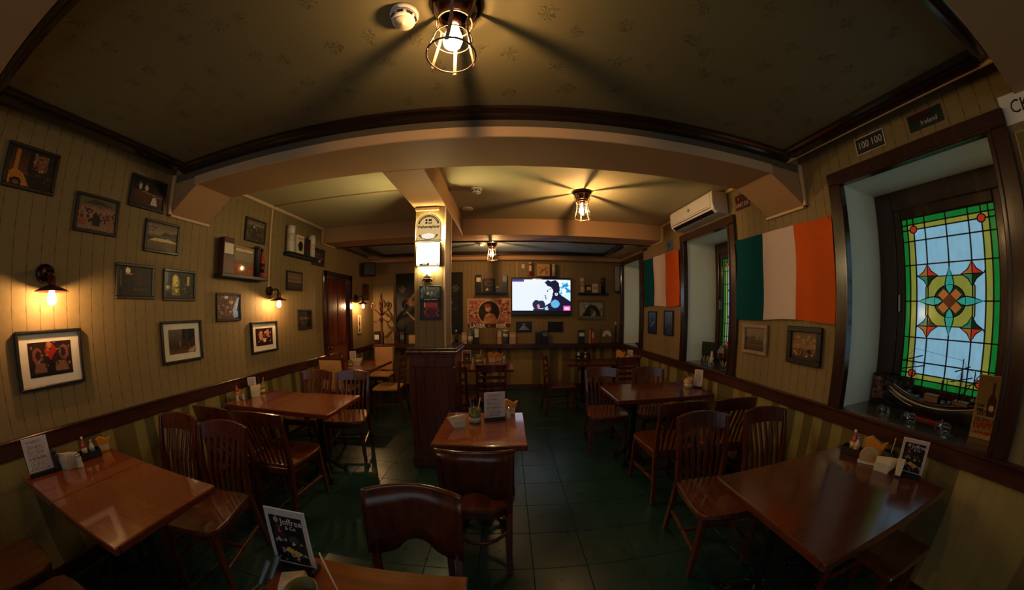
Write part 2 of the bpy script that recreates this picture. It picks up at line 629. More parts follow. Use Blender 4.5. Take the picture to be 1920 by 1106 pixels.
# ------------------------------------------------------------------ flat print: coloured grid
def paint(name, parent, w, h, shapes, nx=48, ny=40, mat='print', y=0.0, noise=0.12, seed=0, base=(40, 35, 30), x0=None, z0=None, clip=None):
    """a printed sheet in the xz plane facing -y; shapes in unit coords (0..1 from lower left)"""
    rs = np.random.RandomState(seed)
    U, V = np.meshgrid((np.arange(nx) + .5) / nx, (np.arange(ny) + .5) / ny)
    img = np.zeros((ny, nx, 3)) + np.array(base, float)
    for sh in shapes:
        k = sh[0]
        if k == 'r':
            m = (U >= sh[1]) & (U <= sh[3]) & (V >= sh[2]) & (V <= sh[4])
            c = sh[5]
        elif k == 'e':
            m = ((U - sh[1]) / sh[3]) ** 2 + ((V - sh[2]) / sh[4]) ** 2 <= 1
            c = sh[5]
        elif k == 'o':      # ring
            q = ((U - sh[1]) / sh[3]) ** 2 + ((V - sh[2]) / sh[4]) ** 2
            m = (q <= 1) & (q >= sh[6])
            c = sh[5]
        elif k == 'p':
            P = sh[1]
            m = np.zeros_like(U, bool)
            j = len(P) - 1
            for i in range(len(P)):
                xi, yi = P[i]
                xj, yj = P[j]
                if yi != yj:
                    cond = ((yi > V) != (yj > V)) & (U < (xj - xi) * (V - yi) / (yj - yi) + xi)
                    m ^= cond
                j = i
            c = sh[2]
        elif k == 'l':      # line with width
            x1, y1, x2, y2, wd = sh[1:6]
            dx, dy = x2 - x1, y2 - y1
            L = dx * dx + dy * dy + 1e-9
            t = np.clip(((U - x1) * dx + (V - y1) * dy) / L, 0, 1)
            m = (U - x1 - t * dx) ** 2 + (V - y1 - t * dy) ** 2 <= wd * wd
            c = sh[6]
        elif k == 's':      # speckle inside a rectangle: n blobs
            x1, y1, x2, y2, nb, size = sh[1:7]
            cols = sh[7]
            for _ in range(nb):
                cx, cy = rs.uniform(x1, x2), rs.uniform(y1, y2)
                rx, ry = size * rs.uniform(.4, 1.2), size * rs.uniform(.4, 1.4)
                mm = ((U - cx) / rx) ** 2 + ((V - cy) / ry) ** 2 <= 1
                img[mm] = cols[rs.randint(len(cols))]
            continue
        elif k == 'g':      # vertical blend of two printed tones
            x1, y1, x2, y2, ca, cb = sh[1:7]
            m = (U >= x1) & (U <= x2) & (V >= y1) & (V <= y2)
            f = ((V - y1) / (y2 - y1))[..., None]
            img[m] = (np.array(ca) * (1 - f) + np.array(cb) * f)[m]
            continue
        elif k == 't':      # rows of text-like dashes
            x1, y1, x2, y2, rows, c = sh[1:7]
            for r_ in range(rows):
                yy = y2 - (r_ + .5) * (y2 - y1) / rows
                x = x1 + rs.uniform(0, .05)
                xe = x2 - rs.uniform(0, .25) * (x2 - x1)
                while x < xe:
                    l = rs.uniform(.04, .12)
                    mm = (U >= x) & (U <= min(x + l, xe)) & (abs(V - yy) < (y2 - y1) / rows * .3)
                    img[mm] = c
                    x += l + .025
            continue
        img[m] = c
    img *= 1 + rs.uniform(-noise, noise, (ny, nx, 1))
    img = np.clip(img, 0, 255) / 255
    lin = np.where(img <= .04045, img / 12.92, ((img + .055) / 1.055) ** 2.4)
    xa = -w / 2 if x0 is None else x0
    za = -h / 2 if z0 is None else z0
    gx = xa + np.arange(nx + 1) * w / nx
    gz = za + np.arange(ny + 1) * h / ny
    vs = [(float(x), y, float(z)) for z in gz for x in gx]
    fs = [(j * (nx + 1) + i, j * (nx + 1) + i + 1, (j + 1) * (nx + 1) + i + 1, (j + 1) * (nx + 1) + i) for j in range(ny) for i in range(nx)]
    if clip is not None:
        keep = clip(U * w + xa, V * h + za).ravel()
        fs = [f for f, q in zip(fs, keep) if q]
        lin = lin.reshape(-1, 3)[keep]
    me = bpy.data.meshes.new(name)
    me.from_pydata(vs, [], fs)
    at = me.color_attributes.new('Col', 'FLOAT_COLOR', 'CORNER')
    flat = np.ones((len(fs), 4, 4), np.float32)
    flat[:, :, :3] = lin.reshape(-1, 1, 3)
    at.data.foreach_set('color', flat.ravel())
    me.materials.append(M[mat])
    o = bpy.data.objects.new(name, me)
    COL.objects.link(o)
    if parent is not None:
        o.parent = parent
    return o


def lettering(s, size, parent, mat, loc, rx=PI / 2, rz=0.0, ext=0.0006, align='CENTER', sx=1.0, shear=0.0, name='lettering', bold=0.0):
    cu = bpy.data.curves.new('txt', 'FONT')
    cu.body = s
    cu.size = size
    cu.extrude = ext
    cu.align_x = align
    cu.align_y = 'CENTER'
    cu.shear = shear
    cu.offset = bold
    cu.resolution_u = 2
    tmp = bpy.data.objects.new('txt', cu)
    COL.objects.link(tmp)
    dg = bpy.context.evaluated_depsgraph_get()
    me = bpy.data.meshes.new_from_object(tmp.evaluated_get(dg))
    bpy.data.objects.remove(tmp)
    me.name = name
    me.materials.clear()
    me.materials.append(mat)
    o = bpy.data.objects.new(name, me)
    COL.objects.link(o)
    o.parent = parent
    o.location = loc
    o.rotation_euler = (rx, 0, rz)
    o.scale = (sx, 1, 1)
    return o

# ================================================================== THE SETTING
fl = struct(MB().box(XL - .1, XR + .1, YR - .1, YB + .1, -.08, -.006).obj('floor', M['grout']))
TS = .336
tile_mesh = MB().box(-TS / 2 + .0022, TS / 2 - .0015, -TS / 2 + .0015, TS / 2 - .0015, -.010, 0, .0015).obj('tile', M['tile'], fl)
first = True
for i in range(15):
    for j in range(19):
        x = .145 + TS * (i - 8.5)
        y = 1.77 + TS * (j - 6.5)
        if first:
            t = tile_mesh
            first = False
        else:
            t = tile_mesh.copy()
            COL.objects.link(t)
            t.parent = fl
        sx = sy = 1.0
        x0, x1 = max(x - TS / 2, XL), min(x + TS / 2, XR)
        y1 = min(y + TS / 2, YB)
        t.scale = ((x1 - x0) / TS, (y1 - (y - TS / 2)) / TS, 1)
        t.location = ((x0 + x1) / 2, (y1 + y - TS / 2) / 2, random.uniform(-.0012, 0))

DY0, DY1, DZ = 4.083, 4.85, 2.14
b = MB().box(XL - .12, XL, YR, DY0, 0, CEIL + .1).box(XL - .12, XL, DY1, YB, 0, CEIL + .1).box(XL - .12, XL, DY0, DY1, DZ, CEIL + .1)
struct(b.obj('wall_left', M['wall_y']))
struct(MB().box(XL - .12, XR + .52, YB, YB + .12, 0, CEIL + .1).obj('wall_back', M['wall_x']))
struct(MB().box(XL - .12, XR + .52, YR - .12, YR, 0, CEIL + .1).obj('wall_rear', M['wall_x']))
WINS = [(.36, 1.30), (2.545, 3.40), (4.74, 5.58)]
WZ0, WZ1 = .93, 2.455
b = MB()
ys = [YR] + [v for w in WINS for v in (w[0] - .012, w[1] + .012)] + [YB]
for k in range(0, len(ys), 2):
    b.box(XR, XR + .56, ys[k], ys[k + 1], 0, CEIL + .1)
for (a, c) in WINS:
    b.box(XR, XR + .56, a - .012, c + .012, 0, WZ0 - .012).box(XR, XR + .56, a - .012, c + .012, WZ1 + .012, CEIL + .1)
struct(b.obj('wall_right', M['wall_y']))

# ---- ceilings, beams, crowns
ce = struct(MB().box(XL - .12, XR + .56, YR - .12, YB + .12, CEIL, CEIL + .12).obj('ceiling', M['ceil_mid']))
PX0, PX1, PY0, PY1 = -2.48, 1.957, .284, 1.53
MB().box(PX0 - .06, PX1 + .06, PY0 - .06, PY1 + .06, 2.74, CEIL).obj('ceiling_panel', M['ceil_dark'], ce)
MB().box(XL, XR, YR, -.30, 2.77, CEIL).obj('ceiling_panel', M['ceil_dark'], ce)
FX0, FX1, FY1 = -2.36, 1.80, 5.45
MB().box(XL, XR, 4.30, YB, 2.66, CEIL).obj('ceiling_panel', M['ceil_far'], ce)
B1A, B1B, B2A, B2B, BZ = 1.6365, 2.0176, 3.98, 4.36, 2.59
bm1 = struct(MB().box(XL, XR, B1A, B1B, BZ, CEIL, .004).obj('beam_front', M['beam']))
MB().box(XL + .30, XR - .33, B1A - .012, B1A + .004, BZ - .004, BZ + .068, .004).obj('beam_strip', M['mould'], bm1)
MB().extrude([(XL, 2.39), (-2.425, BZ), (XL, BZ)], B1A + .002, B1B - .002, 'xz').obj('corbel', M['beam'], bm1)
MB().extrude([(XR, 2.39), (1.898, BZ), (XR, BZ)], B1A + .002, B1B - .002, 'xz').obj('corbel', M['beam'], bm1)
for (xa, xb, xc) in ((XL, XL + .025, XL + .02), (XR - .025, XR, XR - .02)):
    MB().box(xa, xb, B1A - .03, B1B + .02, 2.37, 2.392, .004).box(min(xa, xc), max(xb, xc), B1A - .03, B1A - .002, 2.37, 2.72, .004).obj('corbel_trim', M['mould'], bm1)
bm2 = struct(MB().box(XL, XR, B2A, B2B, BZ, CEIL, .004).obj('beam_middle', M['beam']))
MB().box(XL, XR, B2B - .03, B2B + .02, BZ - .012, BZ + .05, .004).obj('dark_strip', M['crown'], bm2)
bm3 = struct(MB().box(-.93, -.605, B1B, B2A, BZ, CEIL, .004).obj('beam_over_column', M['beam']))
bm0 = struct(MB().box(XL, XR, -.30, .20, BZ, CEIL, .004).obj('beam_rear', M['beam']))
# dark crown boards round the dropped ceiling tray of the near bay, clear of the side walls
pr = [(0, 2.722), (.02, 2.715), (.03, 2.725), (.05, 2.725), (.06, 2.712), (1, 2.705), (1, 2.80), (0, 2.80)]
def crown(n, x0, x1, y0, y1, along):
    if along == 'x':        # runs along x; inner edge y0, outer edge y1
        w = y1 - y0
        o = MB().extrude([(y0 + (min(d, abs(w)) if w > 0 else -min(d, abs(w))), z) for d, z in pr], x0, x1, 'yz')
    else:                   # runs along y; inner edge x0, outer edge x1
        w = x1 - x0
        o = MB().extrude([(x0 + (min(d, abs(w)) if w > 0 else -min(d, abs(w))), z) for d, z in pr], y0, y1, 'xz')
    return struct(o.obj('trim_%d' % n, M['crown']))
crown(1, PX0 - .13, PX1 + .125, PY1, B1A - .004, 'x')
crown(2, PX0 - .13, PX1 + .13, PY0, .196, 'x')
crown(3, PX0, PX0 - .13, PY0, PY1, 'y')
crown(4, PX1, PX1 + .125, PY0, PY1, 'y')
struct(MB().box(PX1 + .125, PX1 + .142, .2, B1A - .01, 2.702, 2.80, .003).obj('trim_5', M['mould']))
MB().box(XL + .03, XR - .03, B1A - .008, B1A + .004, BZ + .066, 2.72, .002).obj('shade_board', M['shade_board'], bm1)  # thin dark board added as painted shade below the crown
# far ceiling: dark crown ring and painted cornices
b = MB()
b.box(FX0 - .10, FX1 + .10, FY1, FY1 + .09, 2.60, 2.67, .006).box(FX0 - .10, FX0, 4.38, FY1, 2.60, 2.67, .006).box(FX1, FX1 + .10, 4.38, FY1, 2.60, 2.67, .006)
struct(b.obj('trim_6', M['crown']))
b = MB().box(XL, XR, FY1 + .07, YB, 2.60, 2.70, .004).box(XL, XR, FY1 + .16, YB, 2.535, 2.61, .006)
b.box(FX1 + .085, XR, B2B, FY1 + .08, 2.60, 2.70, .004)
struct(b.obj('trim_7', M['beam']))
# pale mouldings at the top of the middle side walls
struct(MB().box(XL, XL + .035, B1B, B2A, 2.785, CEIL, .006).box(XL, XL + .03, B2A - .03, B2A + .0, 2.585, CEIL, .004).box(XL, XL + .03, B2A - .03, B2B + .03, 2.575, 2.60, .004).obj('trim_8', M['mould']))
struct(MB().box(XR - .03, XR, B1B, B2A, 2.79, CEIL, .006).box(XR - .03, XR, B2A - .03, B2A, 2.585, CEIL, .004).box(XR - .03, XR, B2A - .03, B2B + .03, 2.575, 2.60, .004).obj('trim_9', M['mould']))
# ---- chair rails, ledge, skirting
b = MB().box(XL, XL + .028, YR, DY0 - .05, .822, .922, .006).box(XL, XL + .036, YR, DY0 - .05, .908, .928, .005).box(XL, XL + .028, DY1 + .05, YB, .822, .922, .006)
struct(b.obj('trim_10', M['rail']))
b = MB().box(XR - .028, XR, YR, YB - .14, .822, .922, .006).box(XR - .04, XR, YR, YB - .14, .910, .932, .005)
struct(b.obj('trim_11', M['rail']))
struct(MB().box(XL, XR, YB - .15, YB, .84, .93, .006).obj('trim_12', M['railx']))
struct(MB().box(XL, XL + .016, YR, DY0 - .05, 0, .10, .004).box(XL, XL + .016, DY1 + .05, YB, 0, .10, .004).obj('baseboard_left', M['rail']))
struct(MB().box(XR - .016, XR, YR, YB, 0, .10, .004).obj('baseboard_right', M['rail']))
struct(MB().box(XL, XR, YB - .016, YB, 0, .11, .004).obj('baseboard_back', M['railx']))
# ---- door in the left wall
dr = struct(MB().box(XL - .06, XL - .02, DY0 + .03, DY1 - .03, .005, DZ - .03, .003).obj('door_1', M['door']))
MB().box(XL - .1, XL + .022, DY0 - .055, DY0 + .03, 0, DZ + .055, .004).box(XL - .1, XL + .022, DY1 - .03, DY1 + .055, 0, DZ + .055, .004).box(XL - .1, XL + .022, DY0 - .055, DY1 + .055, DZ - .03, DZ + .06, .004).obj('door_frame', M['casing'], dr)
b = MB()
for (z0, z1) in ((.14, .92), (1.06, 1.98)):
    for (ya, yb) in ((DY0 + .12, DY0 + .36), (DY0 + .41, DY1 - .12)):
        b.box(XL - .024, XL - .012, ya, yb, z0, z1, .01)
b.obj('door_panel', M['door'], dr)
MB().lathe([(.022, 0), (.022, .006), (.009, .01), (.009, .04), (.02, .045), (.026, .06), (.02, .075), (0, .078)], 16, T=Matrix.Translation((XL - .02, DY0 + .09, 1.02)) @ Matrix.Rotation(PI / 2, 4, 'Y')).obj('door_handle', M['copper'], dr)

# ---- column and its wooden pedestal
CX0, CX1, CY0, CY1 = -.905, -.605, 2.82, 3.12
col = struct(MB().box(CX0, CX1, CY0, CY1, 1.2, BZ, .004).obj('column', M['wall_x']))
MB().box(CX0 + .0, CX1 - .06, CY0 - .02, CY0, 2.545, 2.575, .004).obj('column_trim', M['mould'], col)
MB().box(CX1 - .004, CX1 + .008, CY0 - .008, CY0 + .02, 1.216, 2.58, .002).box(CX1 - .004, CX1 + .008, CY1 - .02, CY1 + .006, 1.216, 2.58, .002).obj('corner_bead', M['mould'], col)
pd = thing('column_pedestal', 'dark red wooden pedestal with panelled sides around the foot of the papered column', 'pedestal', (-.73, 2.95, 0))
hw, hd = .208, .20
MB().box(-hw, hw, -hd, hd + .06, 0, 1.13, .004).obj('body', M['pedestal'], pd)
b = MB()
for sgn in (-1, 1):
    b.box(sgn * hw - .012 if sgn < 0 else hw - .05, -hw + .05 if sgn < 0 else hw + .012, -hd - .0135, -hd + .01, .182, 1.028, .004)
b.box(-hw - .01, hw + .01, -hd - .014, -hd + .01, 1.03, 1.13, .004).box(-hw - .01, hw + .01, -hd - .014, -hd + .01, .1, .18, .004)
for sgn in (-1, 1):
    xa = -hw - .014 if sgn < 0 else hw - .01
    b.box(xa, xa + .0235, -hd - .009, -hd + .06, .182, 1.028, .004).box(xa, xa + .0235, hd, hd + .06, .182, 1.028, .004).box(xa, xa + .024, -hd, hd + .06, 1.03, 1.13, .004).box(xa, xa + .024, -hd, hd + .06, .1, .18, .004)
b.obj('panel_frame', M['pedestal'], pd)
MB().box(-hw - .024, hw + .024, -hd - .026, hd + .09, 0, .11, .006).obj('plinth', M['pedestal'], pd)
MB().box(-hw - .02, hw + .03, -hd - .02, hd + .08, 1.128, 1.16, .008).box(-hw - .035, hw + .05, -hd - .04, hd + .10, 1.158, 1.19, .008).obj('cornice', M['pedestal'], pd)
MB().box(-hw - .025, hw + .045, -hd - .03, hd + .09, 1.19, 1.216, .006).obj('cap', M['casing'], pd)


# ---- windows with leaded glass
def glassmat(name, col, k=1.0):
    t = NT(name)
    n = t.noise(t.scale(t.obj(), (30, 30, 9)), 1.0, 3.0)
    c = t.mix(n, tuple(x * .72 for x in col), tuple(x * 1.2 for x in col))
    t.set(tuple(x * .25 for x in col), 0.12)
    t.l(c, t.b.inputs['Emission Color'])
    t.b.inputs['Emission Strength'].default_value = K_WIN * k
    return t.m


G = {'clear': glassmat('frosted_clear_glass', (.42, .86, 1.15)), 'green': glassmat('green_glass', (.01, .30, .045)), 'olive': glassmat('olive_glass', (.42, .46, .07)),
     'red': glassmat('red_glass', (.75, .045, .025)), 'teal': glassmat('teal_glass', (.05, .55, .45)), 'orange': glassmat('orange_glass', (.62, .20, .035)),
     'brown': glassmat('brown_glass', (.14, .04, .012)), 'deep': glassmat('deep_green_glass', (.004, .035, .012)), 'sea': glassmat('sea_green_glass', (.05, .32, .16))}
GY, GZ = .50, 1.675


def build_glass(par, xo):
    def pane(poly, g, d=0.0, th=.004):
        MB().extrude([(x + xo, z + GZ) for x, z in poly], GY - d - th, GY - d, 'xz').obj('glass_pane', G[g], par)

    def rect(x0, x1, z0, z1, g, d=0.0):
        e = .0012
        pane([(x0 + e, z0 + e), (x1 - e, z0 + e), (x1 - e, z1 - e), (x0 + e, z1 - e)], g, d)
    zc = [-.570, -.488, -.41, -.245, 0, .245, .41, .488, .570]
    xs_ = [-.225, -.145, 0, .145, .225]
    zi = [-.488, -.41, -.245, 0, .245, .41, .488]
    for i in range(4):
        for j in range(6):
            rect(xs_[i], xs_[i + 1], zi[j], zi[j + 1], 'clear')
    zr = [-.570, -.41, -.245, 0, .245, .41, .570]
    for j in range(6):
        for s in (-1, 1):
            a, c = sorted((s * .31, s * .27))
            rect(a, c, zr[j], zr[j + 1], 'green')
            a, c = sorted((s * .27, s * .225))
            rect(a, c, max(zr[j], -.525), min(zr[j + 1], .525), 'olive')
    xr = [-.27, -.145, 0, .145, .27]
    for i in range(4):
        for s in (-1, 1):
            a, c = sorted((s * .570, s * .527))
            rect(xr[i], xr[i + 1], a, c, 'green')
            a, c = sorted((s * .525, s * .488))
            rect(max(xr[i], -.225), min(xr[i + 1], .225), a, c, 'olive')
    arc = lambda cx, cz, r, a0, a1, n: [(cx + r * math.cos(a0 + (a1 - a0) * i / n), cz + r * math.sin(a0 + (a1 - a0) * i / n)) for i in range(n + 1)]
    # rosette: olive square of four corner pieces, dark ring disc, petals, squares
    for q in range(4):
        a0 = q * PI / 2
        ca, sa = math.cos(a0), math.sin(a0)
        R_ = lambda x, z: (x * ca - z * sa, x * sa + z * ca)
        pane([R_(0.0, .16), R_(0, .104)] + [R_(*p) for p in arc(0, 0, .104, PI / 2, 0, 8)[1:]] + [R_(.16, 0), R_(.16, .09), R_(.135, .135), R_(.09, .16)], 'olive', .004)
        pane([R_(0, 0)] + [R_(*p) for p in arc(0, 0, .102, 0, PI / 2, 8)], 'deep', .004)
        pt = [R_(*p) for p in [(.045, 0), (.075, .022), (.11, .029), (.145, .022), (.215, 0), (.145, -.022), (.11, -.029), (.075, -.022)]]
        pane(pt, 'teal', .008)
        R2 = lambda x, z: R_((x - z) * .7071, (x + z) * .7071)
        pane([R2(.03, -.026), R2(.082, -.026), R2(.082, .026), R2(.03, .026)], 'orange', .008)
        # star at each corner
        sx, sz = (1, 1, -1, -1)[q], (1, -1, 1, -1)[q]
        cx, cz = sx * .145, sz * .165
        cols = ('red', 'orange', 'sea', 'deep') if sz > 0 else ('deep', 'sea', 'orange', 'red')
        for k, (ux, uz) in enumerate(((1, 1), (-1, 1), (-1, -1), (1, -1))):
            pane([(cx, cz), (cx + ux * .07, cz), (cx + ux * .026, cz + uz * .03), (cx, cz + uz * .078)], cols[k], .009)
        pane(arc(sx * .225, sz * .488, .024, 0, 2 * PI, 14)[:-1], 'red', .009)
    pane([(0, .05), (.05, 0), (0, -.05), (-.05, 0)], 'brown', .009)
    # lead cames
    b = MB()
    t = .0042
    for x in (-.31, -.27, -.225, .225, .27, .31):
        b.box(x + xo - t, x + xo + t, GY - .010, GY, GZ - .570, GZ + .570)
    for x in (-.145, .145):
        for s in (-1, 1):
            a, c = sorted((s * .24, s * .570))
            b.box(x + xo - t, x + xo + t, GY - .010, GY, GZ + a, GZ + c)
        b.box(x + xo - t, x + xo + t, GY - .010, GY, GZ - .09, GZ + .09)
    for s in (-1, 1):
        a, c = sorted((s * .215, s * .570))
        b.box(xo - t, xo + t, GY - .010, GY, GZ + a, GZ + c)
        a, c = sorted((s * .215, s * .31))
        b.box(xo + a, xo + c, GY - .010, GY, GZ - t, GZ + t)
        for z in (.245, .41, .488, .525, .570):
            b.box(xo - .31, xo + .31, GY - .010, GY, GZ + s * z - t, GZ + s * z + t)

    def line(pts, closed=True, d=.010):
        b.tube([(x + xo, GY - d, z + GZ) for x, z in pts], .0038, 4, closed)
    line(arc(0, 0, .103, 0, 2 * PI, 28)[:-1])
    line([(.16, -.09), (.16, .09), (.135, .135), (.09, .16), (-.09, .16), (-.135, .135), (-.16, .09), (-.16, -.09), (-.135, -.135), (-.09, -.16), (.09, -.16), (.135, -.135)])
    for q in range(4):
        ca, sa = math.cos(q * PI / 2), math.sin(q * PI / 2)
        line([(x * ca - z * sa, x * sa + z * ca) for x, z in [(.045, 0), (.075, .022), (.11, .029), (.145, .022), (.215, 0), (.145, -.022), (.11, -.029), (.075, -.022)]], True, .013)
        sx, sz = (1, 1, -1, -1)[q], (1, -1, 1, -1)[q]
        cx, cz = sx * .145, sz * .165
        line([(cx + .07, cz), (cx + .026, cz + .03), (cx, cz + .078), (cx - .026, cz + .03), (cx - .07, cz), (cx - .026, cz - .03), (cx, cz - .078), (cx + .026, cz - .03)], True, .014)
        b.box(cx + xo - .07, cx + xo + .07, GY - .016, GY - .008, cz + GZ - .003, cz + GZ + .003)
        b.box(cx + xo - .003, cx + xo + .003, GY - .016, GY - .008, cz + GZ - .078, cz + GZ + .078)
        line(arc(sx * .225, sz * .488, .025, 0, 2 * PI, 14)[:-1], True, .013)
        # swept lines from the star to the field edge
        line([(cx + sx * .07, cz), (.225 * sx, cz + sz * 0.02)], False)
    b.obj('lead_came', M['came'], par)


for wi, (a, c) in enumerate(WINS):
    yc, hw = (a + c) / 2, (c - a) / 2
    w = bpy.data.objects.new('window_%d' % (wi + 1), None)
    COL.objects.link(w)
    w.location = (XR, yc, 0)
    w.rotation_euler = (0, 0, -PI / 2)
    struct(w)
    L = .012
    MB().box(-hw - L, -hw, 0.0, .56, WZ0, WZ1 + L).box(hw, hw + L, 0.0, .56, WZ0, WZ1 + L).box(-hw, hw, 0.0, .56, WZ1, WZ1 + L).obj('reveal_lining', M['plaster'], w)
    MB().box(-hw, hw, -.002, .56, WZ0 - .012, WZ0 + .012, .002).obj('sill', M['sill'], w)
    b = MB()
    cw = .09
    b.box(-hw - cw, -hw, -.035, -.001, WZ0, WZ1 - .001, .006).box(hw, hw + cw, -.035, -.001, WZ0, WZ1 - .001, .006).box(-hw - cw, hw + cw, -.036, -.001, WZ1, WZ1 + cw, .006)
    b.box(-hw - .012, -hw + .012, -.045, .02, WZ0, WZ1 - .0125, .005).box(hw - .012, hw + .012, -.045, .02, WZ0, WZ1 - .0125, .005).box(-hw - .012, hw + .012, -.045, .02, WZ1 - .012, WZ1 + .012, .005)
    b.obj('casing', M['casing'], w)
    xo = .02 if wi == 0 else 0.0
    b = MB()
    gx0, gx1, gz0, gz1 = xo - .31, xo + .31, GZ - .570, GZ + .570
    b.box(-hw, gx0 - .05, .46, .55, WZ0 + .012, WZ1, .005).box(gx1 + .05, hw, .46, .55, WZ0 + .012, WZ1, .005).box(gx0 - .05, gx1 + .05, .46, .55, gz1 + .07, WZ1, .005).box(gx0 - .05, gx1 + .05, .46, .55, WZ0 + .012, gz0 - .07, .005)
    b.obj('window_frame', M['casing'], w)
    b = MB()
    b.box(gx0 - .055, gx0, .475, .54, gz0 - .075, gz1 + .075, .006).box(gx1, gx1 + .055, .475, .54, gz0 - .075, gz1 + .075, .006).box(gx0, gx1, .475, .54, gz1, gz1 + .075, .006).box(gx0, gx1, .475, .54, gz0 - .075, gz0, .006)
    b.obj('sash', M['casing'], w)
    MB().box(gx0 - .04, gx0 - .025, .455, .476, 1.60, 1.72, .003).obj('window_handle', M['chrome'], w)
    MB().box(gx0, gx1, .504, .512, gz0, gz1).obj('backing', M['black'], w)
    if wi == 0:
        build_glass(w, xo)
        w1 = w
    else:
        for ch in list(w1.children):
            if ch.name.split('.')[0] in ('glass_pane', 'lead_came'):
                d = ch.copy()
                COL.objects.link(d)
                d.parent = w
                d.location.x = -.02

# unseen glazing added behind the viewer: inferred daylight, sized to light the window reveals
w = bpy.data.objects.new('window_4', None)
COL.objects.link(w)
w.location = (-.25, YR, 0)
w.rotation_euler = (0, 0, PI)
struct(w)
t_ = NT('added_daylight')
t_.set((.1, .1, .1), .1)
t_.b.inputs['Emission Color'].default_value = (.72, .90, 1.0, 1)
t_.b.inputs['Emission Strength'].default_value = K_REAR
b = MB()
for k in range(7):
    x0 = -2.1 + .6 * k
    MB().box(x0 + .03, x0 + .57, -.014, -.006, .9, 2.45).obj('window_pane', t_.m, w)
    b.box(x0 - .03, x0 + .03, -.04, -.002, .9, 2.45, .004)
b.box(2.07, 2.13, -.04, -.002, .9, 2.45, .004).box(-2.13, 2.13, -.04, -.002, .82, .9, .004).box(-2.13, 2.13, -.04, -.002, 2.45, 2.52, .004)
b.obj('window_frame', M['casing'], w)

# ================================================================== FURNITURE
def lerp(a, b, t):
    return a + (b - a) * t


# ---- slat-back chair (front = -y, origin under the seat centre)
def slat_chair(label, loc, rz, group):
    t = thing('slat_back_chair', label, 'chair', loc, rz, group)
    for s in (-1, 1):
        # front legs, slightly splayed
        MB().bar((s * .185, -.175, .43), (s * .195, -.195, 0), .042, .042, (1, 0, 0), .03, .03).obj('leg', M['chair'], t)
        # rear leg running up into the back post
        b = MB()
        b.bar((s * .165, .27, 0), (s * .170, .205, .44), .034, .034, (1, 0, 0), .036, .044)
        b.bar((s * .170, .205, .44), (s * .180, .225, .62), .036, .044, (1, 0, 0), .032, .036)
        b.bar((s * .180, .225, .62), (s * .192, .272, .865), .032, .036, (1, 0, 0), .026, .022)
        b.obj('leg', M['chair'], t)
    # saddle seat with rounded front
    pol = [(-.185, .20), (-.225, -.08), (-.222, -.16), (-.19, -.205), (-.10, -.222), (0, -.226), (.10, -.222), (.19, -.205), (.222, -.16), (.225, -.08), (.185, .20)]
    MB().extrude(pol, .425, .458, 'xy', .007).obj('seat', M['seat'], t)
    # curved crest rail
    xs = [lerp(-.205, .205, i / 14) for i in range(15)]
    yc = lambda x, z: .272 + (.035 - .035 * (x / .205) ** 2) + (z - .84) * .19
    MB().panel(xs, yc, lambda x: .775 + .012 * (1 - (x / .205) ** 2), lambda x: .872 + .024 * (1 - (x / .205) ** 2), .020, 2).obj('crest_rail', M['chair'], t)
    for i in range(6):
        x = lerp(-.130, .130, i / 5)
        y0, y1 = .195, yc(x, .78)
        b = MB()
        b.bar((x * .86, y0, .455), (x * .93, lerp(y0, y1, .42) - .012, .60), .020, .013, (1, 0, 0), .024, .013)
        b.bar((x * .93, lerp(y0, y1, .42) - .012, .60), (x, y1, .785), .024, .013, (1, 0, 0), .026, .013)
        b.obj('slat', M['chair'], t)
    for s in (-1, 1):
        MB().bar((s * .19, -.185, .17), (s * .167, .245, .20), .018, .026, (1, 0, 0)).obj('stretcher', M['chair'], t)
    MB().bar((-.18, .02, .182), (.18, .02, .182), .026, .018, (0, 0, 1)).obj('stretcher', M['chair'], t)
    MB().bar((-.17, .205, .405), (.17, .205, .405), .05, .018, (0, 0, 1)).bar((-.185, -.175, .40), (.185, -.175, .40), .05, .018, (0, 0, 1)).bar((-.185, -.175, .40), (-.17, .205, .405), .018, .05, (1, 0, 0)).bar((.185, -.175, .40), (.17, .205, .405), .018, .05, (1, 0, 0)).obj('seat_rail', M['chair'], t)
    return t


G_SL = 'slat-back wooden chairs at the tables'
CH = [
    ((-2.265, 1.085), 5, 'slat-back chair behind the front left table, nearest the wall'),
    ((-1.775, 1.095), 8, 'slat-back chair with bright orange-brown crest rail behind the front left table, nearest the aisle'),
    ((-2.265, 1.905), 182, 'slat-back chair seen from behind at the middle left table, wall side'),
    ((-1.785, 1.925), 184, 'slat-back chair seen from behind at the middle left table, aisle side'),
    ((-2.235, 2.84), 6, 'slat-back chair at the far side of the middle left table, wall side'),
    ((-1.735, 2.885), 12, 'slat-back chair with glossy striped seat beyond the middle left table, aisle side'),
    ((1.09, 3.11), -4, 'slat-back chair with pale window glint on its crest, far side of the middle right table'),
    ((1.655, 3.04), -6, 'slat-back chair at the far side of the middle right table, window side'),
    ((1.345, 2.25), 178, 'slat-back chair seen from behind at the near side of the middle right table, aisle side'),
    ((1.845, 2.22), 176, 'slat-back chair seen from behind at the near side of the middle right table, window side'),
    ((1.275, 1.395), -4, 'slat-back chair with full seat showing behind the front right table, aisle side'),
    ((1.80, 1.34), -3, 'slat-back chair tucked behind the front right table, window side'),
    ((-2.35, .118), 180, 'wooden chair seat in the lower left corner of the photo, nearest the wall'),
    ((-1.80, .118), 180, 'wooden chair seat at the bottom edge near the front left table, aisle side'),
]
proto = None
for (p, a, lab) in CH:
    if proto is None:
        proto = slat_chair(lab, (p[0], p[1], 0), D2R(a), G_SL)
    else:
        copy_tree(proto, (p[0], p[1], 0), D2R(a), lab)

